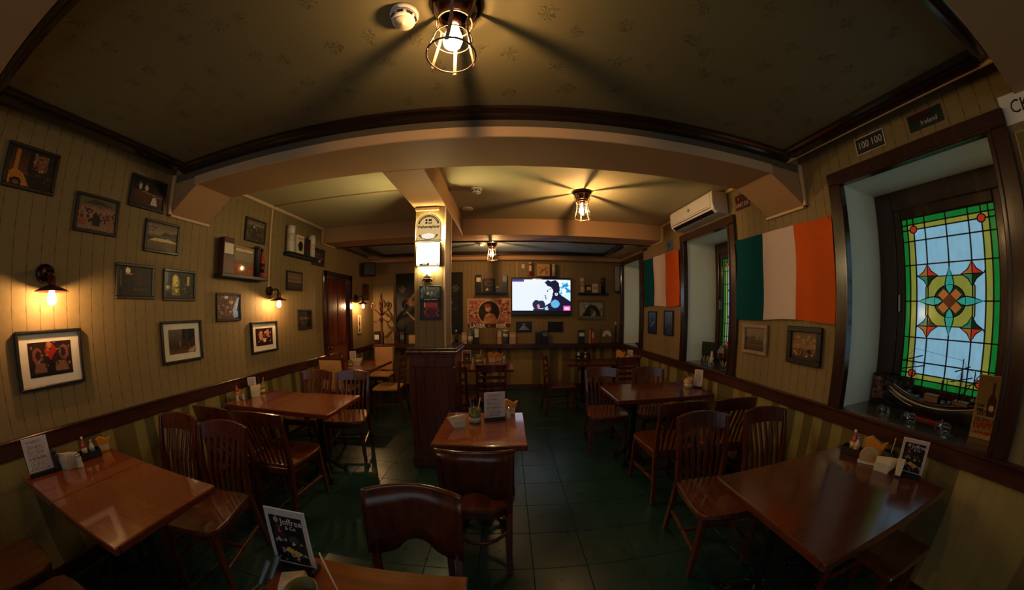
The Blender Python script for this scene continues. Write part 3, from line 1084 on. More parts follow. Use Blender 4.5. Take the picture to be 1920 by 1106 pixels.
# ---- square stool half under the front right table
t = thing('stool', 'square wooden stool pushed half under the near side of the front right table', 'stool', (1.83, .61, 0))
MB().box(-.215, .215, -.178, .178, .425, .455, .008).obj('seat', M['seat'], t)
for sx in (-1, 1):
    for sy in (-1, 1):
        MB().bar((sx * .17, sy * .135, .425), (sx * .185, sy * .145, 0), .04, .04, (1, 0, 0), .03, .03).obj('leg', M['chair'], t)
for sy in (-1, 1):
    MB().bar((-.18, sy * .142, .16), (.18, sy * .142, .16), .026, .018, (0, 0, 1)).obj('stretcher', M['chair'], t)


# ---- bentwood chairs with a solid curved back
def curved_chair(label, loc, rz):
    t = thing('curved_back_chair', label, 'chair', loc, rz, 'curved-back chairs in the centre aisle')
    xs = [lerp(-.205, .205, i / 20) for i in range(21)]
    bow = lambda x: .055 * (1 - (x / .205) ** 2)
    yc = lambda x, z: .185 + bow(x) + (z - .5) * .13
    arch = lambda x: .565 + (.055 * max(0, 1 - (abs(x) / .085) ** 2.2) if abs(x) < .085 else -.012 * math.sin(min(1, (abs(x) - .085) / .12) * PI))
    MB().panel(xs, yc, arch, lambda x: .845 + .012 * (1 - (x / .205) ** 2), .016, 4, True).obj('backrest', M['chair'], t)
    b = MB()
    b.tube([(x, yc(x, .85), .851 + .012 * (1 - (x / .205) ** 2)) for x in xs], .010, 8)
    b.obj('top_bead', M['seat'], t)
    for s in (-1, 1):
        b = MB()
        b.bar((s * .175, .235, 0), (s * .178, .185, .44), .034, .034, (1, 0, 0), .034, .036)
        b.bar((s * .178, .185, .44), (s * .182, yc(.182, .62) + .012, .62), .034, .036, (1, 0, 0), .030, .024)
        b.bar((s * .182, yc(.182, .62) + .012, .62), (s * .188, yc(.188, .82) + .012, .82), .030, .022, (1, 0, 0), .022, .014)
        b.obj('leg', M['chair'], t)
        MB().lathe([(.014, 0), (.018, .2), (.021, .40), (.024, .43)], 12, (s * .155, -.165, 0)).obj('leg', M['chair'], t)
    pol = []
    for i in range(28):
        a = 2 * PI * i / 28
        q = .212 if math.sin(a) < 0 else .205
        pol.append((.215 * math.copysign(abs(math.cos(a)) ** .8, math.cos(a)), q * math.copysign(abs(math.sin(a)) ** .8, math.sin(a))))
    MB().extrude(pol, .428, .462, 'xy', .008).obj('seat', M['seat'], t)
    MB().extrude([(x * .93, y * .93) for x, y in pol], .385, .43, 'xy').obj('seat_frame', M['chair'], t)
    MB().ring((0, .02, .20), .168, .011, 28, 8).obj('hoop_stretcher', M['chair'], t)
    return t


c1 = curved_chair('curved solid-back chair facing the small centre table, back turned to the viewer', (-.175, 1.19 + .0, 0), D2R(180))
c1.location = (-.175, 1.64, 0)
copy_tree(c1, (-.385, .765, 0), 0, 'curved solid-back chair with arched cutout, facing the bottom table with the poster card')


# ---- ladder-back chairs and upholstered chairs in the far section
def ladder_chair(label, loc, rz):
    t = thing('ladder_back_chair', label, 'chair', loc, rz, 'ladder-back chairs in the far section')
    for s in (-1, 1):
        MB().bar((s * .18, -.175, .43), (s * .185, -.185, 0), .036, .036, (1, 0, 0), .028, .028).obj('leg', M['chair'], t)
        b = MB()
        b.bar((s * .165, .26, 0), (s * .168, .20, .44), .032, .034, (1, 0, 0), .034, .036)
        b.bar((s * .168, .20, .44), (s * .172, .255, .90), .034, .036, (1, 0, 0), .024, .022)
        b.tube([(s * .172, .255, .89), (s * .172, .275, .915), (s * .172, .285, .93)], .013, 8, r1=.016)
        b.obj('leg', M['chair'], t)
    xs = [lerp(-.175, .175, i / 10) for i in range(11)]
    for k, (z, h) in enumerate(((.84, .075), (.745, .036), (.665, .036), (.585, .036))):
        yc = lambda x, zz, z=z: .20 + (z - .44) * .12 + .03 * (1 - (x / .175) ** 2)
        MB().panel(xs, yc, lambda x, z=z: z, lambda x, z=z, h=h: z + h + .008 * (1 - (x / .175) ** 2), .014).obj('crest_rail' if k == 0 else 'rung', M['chair'], t)
    pol = [(-.175, .19), (-.21, -.10), (-.20, -.19), (-.1, -.205), (.1, -.205), (.20, -.19), (.21, -.10), (.175, .19)]
    MB().extrude(pol, .42, .455, 'xy', .007).obj('seat', M['seat'], t)
    for s in (-1, 1):
        MB().bar((s * .182, -.18, .2), (s * .166, .235, .2), .018, .024, (1, 0, 0)).obj('stretcher', M['chair'], t)
    MB().bar((-.182, -.18, .24), (.182, -.18, .24), .024, .018, (0, 0, 1)).obj('stretcher', M['chair'], t)
    return t


l1 = ladder_chair('ladder-back chair behind the menu card, back towards the viewer at the far centre table', (-.215, 3.76, 0), D2R(183))
for (p, a, lab) in [
    ((-.64, 3.64), 176, 'ladder-back chair half hidden by the pedestal at the far centre table'),
    ((.80, 4.42), 96, 'ladder-back chair standing sideways in the aisle by the far right table'),
    ((1.69, 4.22), 182, 'ladder-back chair between the two middle right chairs, at the far right table'),
    ((-1.80, 4.24), -86, 'ladder-back chair with tan seat, seen edge-on beside the pedestal at the far left table'),
]:
    c = copy_tree(l1, (p[0], p[1], 0), D2R(a), lab)
    if p[0] < -1.5:      # this one has a tan padded seat
        for ch in c.children:
            if ch.name.startswith('seat'):
                ch.data = ch.data.copy()
                ch.data.materials[0] = M['tan_leather']


def padded_chair(label, loc, rz):
    t = thing('upholstered_chair', label, 'chair', loc, rz, 'tan upholstered chairs at the far left table')
    for s in (-1, 1):
        MB().bar((s * .185, -.18, .42), (s * .19, -.19, 0), .04, .04, (1, 0, 0), .03, .03).obj('leg', M['chair'], t)
        b = MB()
        b.bar((s * .18, .26, 0), (s * .185, .20, .44), .034, .034, (1, 0, 0), .036, .036)
        b.bar((s * .185, .20, .44), (s * .19, .27, .94), .036, .036, (1, 0, 0), .026, .024)
        b.obj('leg', M['chair'], t)
    MB().box(-.19, .19, -.19, .20, .39, .43, .005).obj('seat_frame', M['chair'], t)
    MB().box(-.20, .20, -.205, .19, .43, .475, .018).obj('seat_pad', M['tan_leather'], t)
    xs = [lerp(-.172, .172, i / 8) for i in range(9)]
    yc = lambda x, z: .205 + (z - .46) * .14 + .012 * (1 - (x / .172) ** 2)
    MB().panel(xs, yc, lambda x: .50, lambda x: .915, .05, 3).obj('back_pad', M['tan_leather'], t)
    MB().bar((-.19, .272, .935), (.19, .272, .935), .035, .03, (0, 0, 1)).obj('crest_rail', M['chair'], t)
    return t


u1 = padded_chair('upholstered chair with tan back facing the room beyond the far left table', (-2.28, 5.03, 0), D2R(6))
copy_tree(u1, (-2.46, 3.98, 0), D2R(183), 'upholstered chair seen from behind beside the door, near end of the far left table')


# ---- tables
def table(label, x0, x1, y0, y1, z=.745, top='table', edge='table_edge', cdy=0.0):
    cx, cy = (x0 + x1) / 2, (y0 + y1) / 2
    w, d = x1 - x0, y1 - y0
    t = thing('table', label, 'table', (cx, cy, 0), 0, 'dark wooden pub tables')
    MB().box(-w / 2, w / 2, -d / 2, d / 2, z - .012, z, .004).obj('tabletop', M[top], t)
    b = MB()
    e = .022
    b.box(-w / 2 - .001, w / 2 + .001, -d / 2 - .001, -d / 2 + e, z - .042, z - .003, .006).box(-w / 2 - .001, w / 2 + .001, d / 2 - e, d / 2 + .001, z - .042, z - .003, .006)
    b.box(-w / 2 - .001, -w / 2 + e, -d / 2 + e, d / 2 - e, z - .042, z - .003, .006).box(w / 2 - e, w / 2 + .001, -d / 2 + e, d / 2 - e, z - .042, z - .003, .006)
    b.obj('edge_band', M[edge], t)
    n = 2 if w > .9 else 1
    fr = (.76, .64)[n - 1]
    for k in range(n):
        px = 0 if n == 1 else (-.27, .27)[k]
        b = MB().lathe([(.05, .055), (.055, .08), (.034, .11), (.028, .2), (.034, .24), (.026, .28), (.026, .58), (.036, .62), (.03, .66), (.07, .70)], 16, (px, cdy, 0))
        b.box(px - .16, px + .16, cdy - .16, cdy + .16, z - .047, z - .03, .003)
        b.obj('column', M['iron'], t)
        for q in range(4):
            a = PI / 4 + q * PI / 2
            ca, sa = math.cos(a), math.sin(a)
            pts = [(.03, .16), (.07, .15), (.11, .11), (.16, .06), (.21, .035), (.25, .03), (.262, .045), (.25, .06)]
            b = MB().tube([(px + r * fr * ca, cdy + r * fr * sa, zz) for r, zz in pts], .015, 8)
            b.lathe([(.02, 0), (.022, .012), (.012, .022)], 10, (px + .245 * fr * ca, cdy + .245 * fr * sa, 0))
            if q % 2 == 0:
                MB().tube([(px + r * ca, cdy + r * sa, zz) for r, zz in [(.03, .66), (.06, .62), (.12, .60), (.14, .63), (.12, .66), (.09, .65)]], .009, 6).obj('scroll', M['iron'], t)
            b.obj('foot', M['iron'], t)
    return t


TZ = .745
table('front left table against the wall, wall-side half holding the white menu', -2.655, -2.101, .425, .965)
table('front left table, aisle-side half with empty glossy top', -2.091, -1.43, .425, .965)
table('middle left table, wall-side half with the condiment pots', -2.655, -2.068, 2.09, 2.66)
table('middle left table, aisle-side half with a bright lamp glint on its corner', -2.060, -1.455, 2.09, 2.69)
table('far left table beside the door with tan chairs around it', -2.68, -1.95, 3.96, 4.78)
table('small centre table with menu card and blue TV reflection', -.483, .117, 1.695, 2.30)
table('far centre table beyond the pedestal under the ledge', -.80, .08, 4.11, 4.82)
table('bottom foreground table with poster card and napkins, cut by the photo edge', -.757, -.13, .12, .715)
table('large front right table below the ship model window', 1.035, 2.10, .487, 1.16, TZ, 'table_dark', cdy=.106)
table('middle right table with green window reflection on its top', 1.005, 2.07, 2.53, 3.13, TZ, 'table_dark', cdy=-.08)
table('far right table in the corner by the third window', .92, 2.06, 4.46, 4.96, TZ, 'table_dark')

# ---- coat stand by the back wall
t = thing('coat_stand', 'bentwood coat stand with curled hooks in the far left corner', 'coat stand', (-2.42, 5.47, 0))
MB().lathe([(.02, .02), (.022, .4), (.036, .46), (.04, .9), (.04, 1.16), (.022, 1.2), (.02, 1.72), (.026, 1.75), (.016, 1.79), (.022, 1.83), (.02, 1.86), (.008, 1.92), (0, 1.94)], 14).obj('pole', M['dkred'], t)
for q in range(4):
    a = q * PI / 2 + .3
    ca, sa = math.cos(a), math.sin(a)
    S = [(.02, 1.50), (.06, 1.56), (.12, 1.60), (.17, 1.63), (.195, 1.68), (.185, 1.725), (.15, 1.735), (.125, 1.70), (.14, 1.66)]
    MB().tube([(r * ca, r * sa, z) for r, z in S], .012, 8).obj('hook', M['dkred'], t)
    S = [(.02, 1.44), (.07, 1.40), (.12, 1.37), (.165, 1.39), (.185, 1.43)]
    MB().tube([(r * ca, r * sa, z) for r, z in S], .011, 8).obj('hook', M['dkred'], t)
    MB().tube([(.02 * ca, .02 * sa, .32), (.12 * ca, .12 * sa, .27), (.22 * ca, .22 * sa, .13), (.27 * ca, .27 * sa, .012)], .014, 8).obj('foot', M['dkred'], t)

# ================================================================== LAMPS
def bulbmat(name, k):
    return emit(name, WARM, k, (.8, .7, .6))


# clear bulb: lets the filament's light through and glows softly itself
t_ = NT('bulb_glass')
t_.t.nodes.remove(t_.b)
tb = t_.n('ShaderNodeBsdfTransparent')
em = t_.n('ShaderNodeEmission')
em.inputs['Color'].default_value = (1.0, 0.82, 0.55, 1)
em.inputs['Strength'].default_value = 1.6
ads = t_.n('ShaderNodeAddShader')
t_.l(tb.outputs[0], ads.inputs[0])
t_.l(em.outputs[0], ads.inputs[1])
t_.l(ads.outputs[0], t_.t.nodes['Material Output'].inputs['Surface'])
M['bulb'] = t_.m


def ceiling_lamp(label, x, y, z, k, mounts=.012):
    t = thing('ceiling_lamp', label, 'lamp', (x, y, z), 0, 'caged ceiling lamps')
    bmx = bulbmat('bulb_glow_ceiling', k)
    MB().lathe([(.10, 0), (.10, -.012), (.096, -.018), (.084, -.02)], 32).obj('ceiling_rose', M['bronze'], t)
    MB().lathe([(.084, -.018), (.080, -.045), (.066, -.08), (.054, -.094), (.051, -.094), (.063, -.078), (.076, -.045), (.08, -.02)], 32).obj('cap', M['bronze'], t)
    MB().lathe([(.026, -.03), (.026, -.118), (.02, -.124), (0, -.124)], 20).obj('socket', M['bronze'], t)
    MB().lathe([(.017, -.122), (.018, -.14), (.026, -.165), (.034, -.19), (.036, -.21), (.031, -.232), (.018, -.246), (0, -.25)], 24).obj('bulb', M['bulb'], t)
    MB().lathe([(0, -.165), (.005, -.168), (.006, -.19), (.005, -.218), (0, -.222)], 12).obj('filament', bmx, t)
    prof = [(.088, -.035), (.078, -.09), (.064, -.125), (.060, -.15), (.064, -.19), (.074, -.235), (.086, -.285), (.088, -.30)]
    for q in range(6):
        a = q * PI / 3 + PI / 2
        ca, sa = math.cos(a), math.sin(a)
        b = MB()
        for (r0, z0), (r1, z1) in zip(prof[:-1], prof[1:]):
            b.bar((r0 * ca, r0 * sa, z0), (r1 * ca, r1 * sa, z1), .013, .003, (-sa, ca, 0), ch=.0008)
        b.obj('cage_bar', M['cage'], t)
    MB().ring((0, 0, -.288), .086, .0035, 40, 6).obj('cage_ring', M['cage'], t)
    MB().ring((0, 0, -.205), .069, .0022, 40, 6).obj('cage_ring', M['cage'], t)
    MB().ring((0, 0, -.118), .066, .004, 40, 6).obj('cage_ring', M['cage'], t)
    return t


ceiling_lamp('caged ceiling lamp close overhead on the dark patterned ceiling', -.20, .865, 2.74, K_CEIL[0])
ceiling_lamp('caged ceiling lamp on the cream middle ceiling right of the column', .78, 3.0, CEIL, K_CEIL[1])
ceiling_lamp('small distant caged ceiling lamp above the back wall poster', -.25, 4.66, 2.66, K_CEIL[2])


def wall_lamp(label, y, z, k):
    t = thing('wall_lamp', label, 'lamp', (XL, y, z), PI / 2, 'copper wall lamps')
    bmx = bulbmat('bulb_glow_wall', k)
    Tx = Matrix.Rotation(PI / 2, 4, 'X')
    MB().lathe([(0, .0), (.058, .0), (.058, .012), (.05, .024), (.03, .03), (0, .032)], 28, T=Tx).obj('wall_plate', M['bronze'], t)
    MB().tube([(0, -.03, 0), (0, -.07, .012), (0, -.11, .018), (0, -.14, 0), (0, -.15, -.03)], .011, 10).obj('arm', M['bronze'], t)
    MB().lathe([(.010, -.02), (.022, -.03), (.024, -.085), (.03, -.10), (.026, -.104), (0, -.104)], 18, (0, -.15, 0)).obj('socket', M['copper'], t)
    MB().lathe([(.022, -.078), (.04, -.086), (.075, -.100), (.098, -.112), (.10, -.115), (.096, -.1155), (.074, -.104), (.04, -.092), (.022, -.084)], 36, (0, -.15, 0)).obj('shade', M['copper'], t)
    MB().lathe([(.013, -.10), (.016, -.115), (.025, -.14), (.028, -.16), (.024, -.18), (.013, -.192), (0, -.195)], 20, (0, -.15, 0)).obj('bulb', M['bulb'], t)
    MB().lathe([(0, -.125), (.005, -.128), (.006, -.15), (.005, -.172), (0, -.175)], 12, (0, -.15, 0)).obj('filament', bmx, t)
    return t


wall_lamp('copper wall lamp with flat shade above the large matted picture, nearest the viewer', .735, 1.845, K_SCON[0])
wall_lamp('copper wall lamp on the conduit, middle of the left wall', 2.916, 1.825, K_SCON[1])
wall_lamp('copper wall lamp past the door near the far left corner', 5.07, 1.825, K_SCON[2])

# ================================================================== THINGS ON THE WALLS
def wall_pose(side, a):
    return {'L': ((XL, a), PI / 2), 'R': ((XR, a), -PI / 2), 'B': ((a, YB), 0.0)}[side]


def picture(label, side, a, z, w, h, art, fw=.022, mat=0.0, fm='frame_blk', depth=.022, name='framed_picture', group=None, nx=44, ny=36, seed=1, base=(40, 33, 26)):
    (x, y), rz = wall_pose(side, a)
    t = thing(name, label, 'picture', (x, y, z), rz, group)
    W2, H2 = w / 2, h / 2
    b = MB()
    for (pa, pb) in (((-W2, -H2), (W2, -H2 + fw)), ((-W2, H2 - fw), (W2, H2)), ((-W2, -H2 + fw), (-W2 + fw, H2 - fw)), ((W2 - fw, -H2 + fw), (W2, H2 - fw))):
        b.box(pa[0], pb[0], -depth, -.001, pa[1], pb[1], .004)
    b.obj('frame', M[fm], t)
    iw, ih = w - 2 * fw, h - 2 * fw
    if mat > 0:
        MB().box(-iw / 2, iw / 2, -.011, -.003, -ih / 2, ih / 2).obj('mat_board', M['matboard'], t)
        iw, ih = iw - 2 * mat, ih - 2 * mat
    else:
        MB().box(-iw / 2, iw / 2, -.009, -.002, -ih / 2, ih / 2).obj('backing', M['blackmat'], t)
    paint('photo_print', t, iw, ih, art, nx, ny, 'print', -.0125, .14, seed, base)
    return t


GP = 'framed photographs on the left wall'
BR = [(90, 60, 40), (60, 42, 30), (130, 95, 60), (30, 24, 20)]
picture('dark framed photo of a vintage car by a lit porch, upper row nearest the viewer', 'L', .58, 2.44, .31, .262, [
    ('r', 0, 0, 1, 1, (38, 26, 18)), ('g', 0, .3, .45, .95, (110, 60, 20), (50, 34, 22)), ('r', .12, .3, .2, .95, (180, 110, 40)), ('r', .42, .35, .5, .95, (25, 18, 14)),
    ('r', .52, .5, .85, .92, (130, 85, 55)), ('s', .5, .45, .95, .95, 22, .03, [(180, 130, 80), (60, 40, 30)]), ('p', [(.02, 0), (.02, .3), (.15, .42), (.34, .34), (.44, .12), (.5, 0)], (196, 120, 40)),
    ('e', .2, .08, .13, .12, (20, 16, 14)), ('e', .2, .06, .07, .06, (120, 80, 40)), ('r', .5, 0, 1, .3, (24, 18, 14)), ('s', .55, .15, 1, .4, 12, .03, [(90, 60, 30)])], seed=1, group=GP)
picture('framed group photo with people in front of a striped awning, second in the upper area', 'L', 1.04, 2.257, .31, .258, [
    ('g', 0, .7, 1, 1, (120, 95, 75), (90, 90, 70)), ('p', [(.1, .8), (.45, .97), (.9, .82)], (60, 60, 42)), ('r', 0, .15, 1, .72, (150, 105, 80)), ('s', 0, .25, 1, .65, 70, .04, [(60, 40, 34), (170, 120, 95), (40, 34, 30), (120, 70, 55)]),
    ('r', 0, 0, 1, .16, (140, 110, 88)), ('p', [(.38, .15), (.38, .5), (.56, .5), (.6, .15)], (30, 32, 28)), ('e', .12, .22, .1, .12, (150, 80, 55))], seed=2, group=GP)
picture('dark framed photo with two white figures above a brown hall, below the beam bracket', 'L', 1.412, 2.502, .31, .25, [
    ('r', 0, 0, 1, 1, (26, 18, 16)), ('g', 0, .05, 1, .55, (60, 28, 18), (90, 45, 30)), ('e', .22, .72, .05, .13, (190, 170, 160)), ('e', .42, .7, .05, .12, (190, 170, 160)), ('e', .22, .86, .03, .05, (100, 80, 60)),
    ('e', .42, .84, .03, .05, (110, 85, 70)), ('p', [(.6, .12), (.66, .42), (.76, .42), (.82, .12)], (200, 185, 170)), ('l', .3, .55, .95, .44, .012, (170, 130, 110)), ('s', .1, .1, .6, .5, 14, .03, [(110, 50, 30)])], seed=3, group=GP)
picture('framed photo of a bright beach with a dark cliff, beneath the hall photo', 'L', 1.578, 2.19, .315, .255, [
    ('g', 0, .62, 1, 1, (150, 125, 80), (95, 80, 62)), ('p', [(0, .5), (0, .95), (.3, .95), (.5, .62), (.6, .52)], (140, 115, 95)), ('s', .02, .7, .3, .95, 14, .03, [(70, 55, 45)]), ('p', [(.45, .6), (.6, .72), (.8, .66), (1, .74), (1, .5), (.45, .5)], (50, 42, 30)),
    ('r', 0, .48, 1, .56, (90, 70, 45)), ('p', [(0, .3), (.25, .44), (.7, .46), (1, .38), (1, .32), (.4, .3)], (215, 190, 140)), ('g', 0, 0, 1, .32, (60, 45, 25), (120, 85, 45)), ('s', .5, .02, 1, .25, 16, .025, [(70, 50, 25), (120, 90, 50)])], seed=4, group=GP)
picture('dark framed photo of a pub interior with one hot light, lower pair, nearer the lamp', 'L', 1.365, 1.828, .315, .257, [
    ('r', 0, 0, 1, 1, (24, 14, 12)), ('e', .27, .86, .07, .1, (255, 230, 190)), ('r', .2, .72, .42, .79, (170, 110, 80)), ('r', .05, .3, .1, .85, (100, 70, 55)), ('r', .5, .35, .72, .85, (52, 34, 34)), ('r', .45, .2, .8, .27, (70, 42, 34)), ('s', .1, .05, .9, .6, 26, .03, [(60, 36, 28), (40, 24, 20)])], seed=5, group=GP)
picture('framed photo of a greenish glowing window in a dark hall, beside the pub interior photo', 'L', 1.767, 1.82, .316, .258, [
    ('r', 0, 0, 1, 1, (18, 15, 10)), ('p', [(.2, .1), (.2, .75), (.33, .95), (.47, .75), (.47, .1)], (150, 140, 50)), ('r', .25, .45, .42, .85, (240, 225, 120)), ('r', .33, .1, .35, .9, (60, 50, 20)), ('r', .76, .5, .83, .85, (200, 180, 110)), ('s', .05, .05, .95, .6, 40, .03, [(60, 50, 22), (110, 96, 40), (30, 24, 14)]), ('e', .36, .3, .05, .07, (230, 200, 110))], seed=6, group=GP)
ART7 = [('r', 0, 0, 1, 1, (40, 24, 18)), ('p', [(.42, .98), (.55, .98), (.66, .75), (.5, .45), (.36, .72)], (150, 34, 20)), ('e', .48, .9, .06, .09, (170, 110, 80)), ('e', .2, .62, .12, .22, (120, 70, 55)), ('e', .22, .62, .06, .14, (50, 28, 24)),
        ('e', .82, .66, .12, .22, (120, 76, 60)), ('e', .8, .66, .06, .14, (46, 26, 22)), ('p', [(.1, .1), (.15, .42), (.35, .38), (.4, .1)], (110, 78, 58)), ('p', [(.58, .1), (.62, .4), (.84, .42), (.92, .1)], (120, 84, 62)), ('p', [(.44, .45), (.56, .45), (.62, 0), (.38, 0)], (18, 14, 14)), ('r', 0, 0, 1, .07, (20, 14, 12)), ('s', 0, .3, 1, 1, 24, .03, [(150, 105, 85), (60, 36, 30)])]
picture('large white-matted picture with a red-clothed figure, under the nearest wall lamp', 'L', .747, 1.343, .405, .342, ART7, .018, .052, depth=.034, seed=7, group='white-matted pictures on the left wall')
picture('white-matted picture of a sepia room, between the two wall lamps', 'L', 1.772, 1.355, .402, .342, [('r', 0, 0, 1, 1, (50, 40, 32)), ('g', 0, .3, .5, 1, (60, 52, 40), (110, 96, 76)), ('r', .5, .55, .62, 1, (26, 22, 20)), ('r', .74, .5, .95, 1, (22, 18, 18)), ('g', 0, 0, 1, .34, (110, 70, 34), (60, 38, 22)), ('p', [(.65, .05), (.98, .28), (.98, .1), (.9, .02)], (190, 160, 130)), ('s', .4, .2, 1, .6, 24, .035, [(90, 50, 34), (34, 26, 22), (130, 95, 60)]), ('l', .4, .5, .42, .3, .015, (160, 110, 60))], .018, .052, depth=.034, seed=8, group='white-matted pictures on the left wall')
picture('white-matted picture of pale hands on dark ground, beneath the middle wall lamp', 'L', 2.807, 1.31, .415, .338, [('r', 0, 0, 1, 1, (44, 14, 12)), ('e', .3, .6, .12, .25, (190, 130, 100)), ('e', .7, .7, .1, .22, (190, 120, 96)), ('e', .5, .35, .1, .16, (220, 190, 160)), ('e', .5, .6, .12, .2, (60, 18, 14)), ('s', .1, .2, .9, .95, 22, .05, [(150, 80, 60), (60, 20, 16), (210, 170, 140)])], .018, .055, depth=.034, seed=9, group='white-matted pictures on the left wall')
picture('small framed grey photo of a standing figure above the red bottle shelf', 'L', 2.653, 2.467, .312, .258, [('r', 0, 0, 1, 1, (70, 58, 42)), ('g', .05, .75, 1, 1, (140, 125, 100), (80, 70, 50)), ('e', .35, .6, .12, .2, (36, 30, 24)), ('e', .4, .68, .06, .08, (170, 150, 120)), ('p', [(.3, .05), (.3, .5), (.7, .6), (.9, .1)], (50, 42, 30)), ('s', 0, 0, 1, 1, 30, .05, [(100, 84, 60), (50, 40, 30), (120, 104, 80)])], seed=10, group=GP)
picture('small dark framed photo just right of the white bottle shelf, below the far beam', 'L', 3.893, 2.368, .312, .258, [('r', 0, 0, 1, 1, (40, 32, 24)), ('s', 0, .2, 1, .9, 40, .05, [(90, 75, 60), (60, 48, 38), (120, 100, 84)]), ('e', .6, .25, .08, .1, (200, 180, 150)), ('r', 0, 0, 1, .15, (50, 36, 24))], seed=11, nx=28, ny=24, group=GP)
picture('small framed photo of hills under a pink sky, right of the middle wall lamp', 'L', 3.37, 1.977, .322, .25, [('g', 0, .6, 1, 1, (140, 110, 84), (104, 84, 62)), ('p', [(0, .6), (.3, .66), (.6, .56), (1, .68), (1, .4), (0, .4)], (120, 90, 62)), ('g', 0, 0, 1, .45, (54, 40, 30), (84, 64, 46)), ('r', .0, .44, 1, .5, (150, 118, 90))], seed=12, nx=32, ny=28, group=GP)
picture('framed colourful photo of a street crowd with a blue-white flare', 'L', 2.316, 1.638, .315, .268, [('r', 0, 0, 1, 1, (70, 50, 44)), ('s', 0, .05, .7, .95, 90, .045, [(150, 100, 70), (90, 60, 60), (190, 150, 110), (60, 50, 70), (120, 60, 40)]), ('p', [(.72, .05), (.66, .4), (.9, .95), (1, .95), (.85, .4), (1, .1)], (150, 180, 235)), ('p', [(.8, .3), (.88, .85), (.97, .95), (.86, .45)], (235, 242, 255)), ('r', .9, 0, 1, .5, (40, 50, 110)), ('r', .3, .86, .45, .96, (210, 200, 180))], .018, seed=13, group=GP)
picture('small dark framed photo hung low by the door, nearest the chair rail', 'L', 3.586, 1.48, .308, .264, [('r', 0, 0, 1, 1, (34, 22, 16)), ('r', .1, .5, .9, .62, (110, 80, 60)), ('s', .1, .2, .9, .8, 24, .05, [(80, 50, 34), (140, 105, 80), (30, 22, 18)])], seed=14, nx=28, ny=24, group=GP)
picture('tiny bright framed picture of a black bottle beneath the farthest wall lamp', 'L', 5.18, 1.345, .15, .34, [('r', 0, 0, 1, 1, (215, 196, 150)), ('p', [(.3, .05), (.3, .55), (.42, .7), (.42, .95), (.58, .95), (.58, .7), (.7, .55), (.7, .05)], (24, 22, 18)), ('r', .32, .25, .68, .45, (150, 140, 110))], .008, fm='frame_tan', seed=15, nx=20, ny=36, depth=.014)
picture('narrow dark framed picture above the farthest wall lamp', 'L', 5.45, 1.95, .25, .32, [('r', 0, 0, 1, 1, (46, 26, 18)), ('s', .1, .1, .9, .9, 20, .06, [(150, 80, 50), (90, 50, 34)])], .02, seed=16, nx=18, ny=22)
# right wall
picture('pale wood-framed landscape print under the near Irish flag, window side of the pair', 'R', 2.207, 1.325, .31, .27, [('g', 0, .4, 1, 1, (120, 100, 80), (150, 130, 108)), ('s', 0, .35, 1, .6, 40, .06, [(150, 125, 95), (80, 64, 48), (100, 84, 66)]), ('p', [(.1, .4), (.3, .62), (.5, .5), (.9, .46), (.9, .3), (.1, .3)], (96, 76, 56)), ('g', 0, 0, 1, .34, (70, 52, 36), (110, 88, 62)), ('l', .1, .3, .95, .34, .012, (40, 30, 24))], .032, fm='frame_tan', seed=17, depth=.03, group='framed prints on the right wall')
picture('dark-framed shore painting under the near flag, beside the big window', 'R', 1.665, 1.324, .325, .29, [('g', 0, .4, 1, 1, (150, 110, 66), (110, 84, 56)), ('s', .1, .5, .9, .95, 24, .07, [(160, 124, 80), (130, 96, 60)]), ('g', 0, 0, 1, .4, (60, 40, 26), (120, 86, 54)), ('s', .02, .1, .98, .34, 26, .04, [(190, 160, 124), (40, 26, 20), (150, 90, 56)]), ('e', .7, .3, .1, .07, (40, 26, 20))], .042, fm='frame_blk', seed=18, depth=.034, group='framed prints on the right wall')
picture('blue poster of a figure under the far flag, nearer the corner', 'R', 4.325, 1.395, .275, .35, [('g', 0, 0, 1, 1, (26, 40, 70), (70, 110, 170)), ('e', .55, .62, .16, .16, (40, 70, 110)), ('p', [(.3, .1), (.4, .5), (.7, .55), (.75, .1)], (24, 36, 60)), ('l', .35, .3, .7, .55, .04, (140, 160, 190))], .018, seed=19, nx=24, ny=30, group='blue posters under the far flag')
picture('blue poster with a pale tower under the far flag, nearer the viewer', 'R', 3.828, 1.405, .25, .35, [('g', 0, 0, 1, 1, (30, 40, 76), (110, 140, 190)), ('p', [(.3, 0), (.3, .3), (.45, .4), (.5, .7), (.58, .4), (.8, .25), (.8, 0)], (60, 70, 100)), ('e', .5, .62, .1, .12, (150, 120, 120))], .018, seed=20, nx=24, ny=30, group='blue posters under the far flag')
# back wall
picture('framed black-and-white picture of a dark arched shape, right of the television', 'B', 1.655, 1.587, .55, .39, [('r', 0, 0, 1, 1, (150, 150, 130)), ('s', 0, 0, 1, 1, 50, .06, [(110, 110, 96), (180, 180, 160)]), ('p', [(.12, .1), (.2, .35), (.34, .72), (.5, .82), (.7, .78), (.86, .5), (.95, .1), (.74, .1), (.68, .4), (.6, .5), (.5, .1)], (34, 30, 24)), ('r', 0, 0, 1, .1, (120, 118, 100)), ('e', .52, .45, .08, .2, (90, 80, 66))], .04, fm='frame_brn', seed=21, depth=.03, nx=40, ny=30)
picture('dark blue framed picture with a pale mountain, below the television', 'B', .311, 1.255, .31, .2, [('r', 0, 0, 1, 1, (20, 22, 44)), ('p', [(.15, .15), (.35, .55), (.5, .75), (.65, .5), (.85, .15)], (120, 124, 160)), ('r', .1, .15, .9, .22, (160, 165, 190)), ('e', .5, .8, .14, .1, (90, 96, 130))], .016, seed=22, nx=30, ny=20)
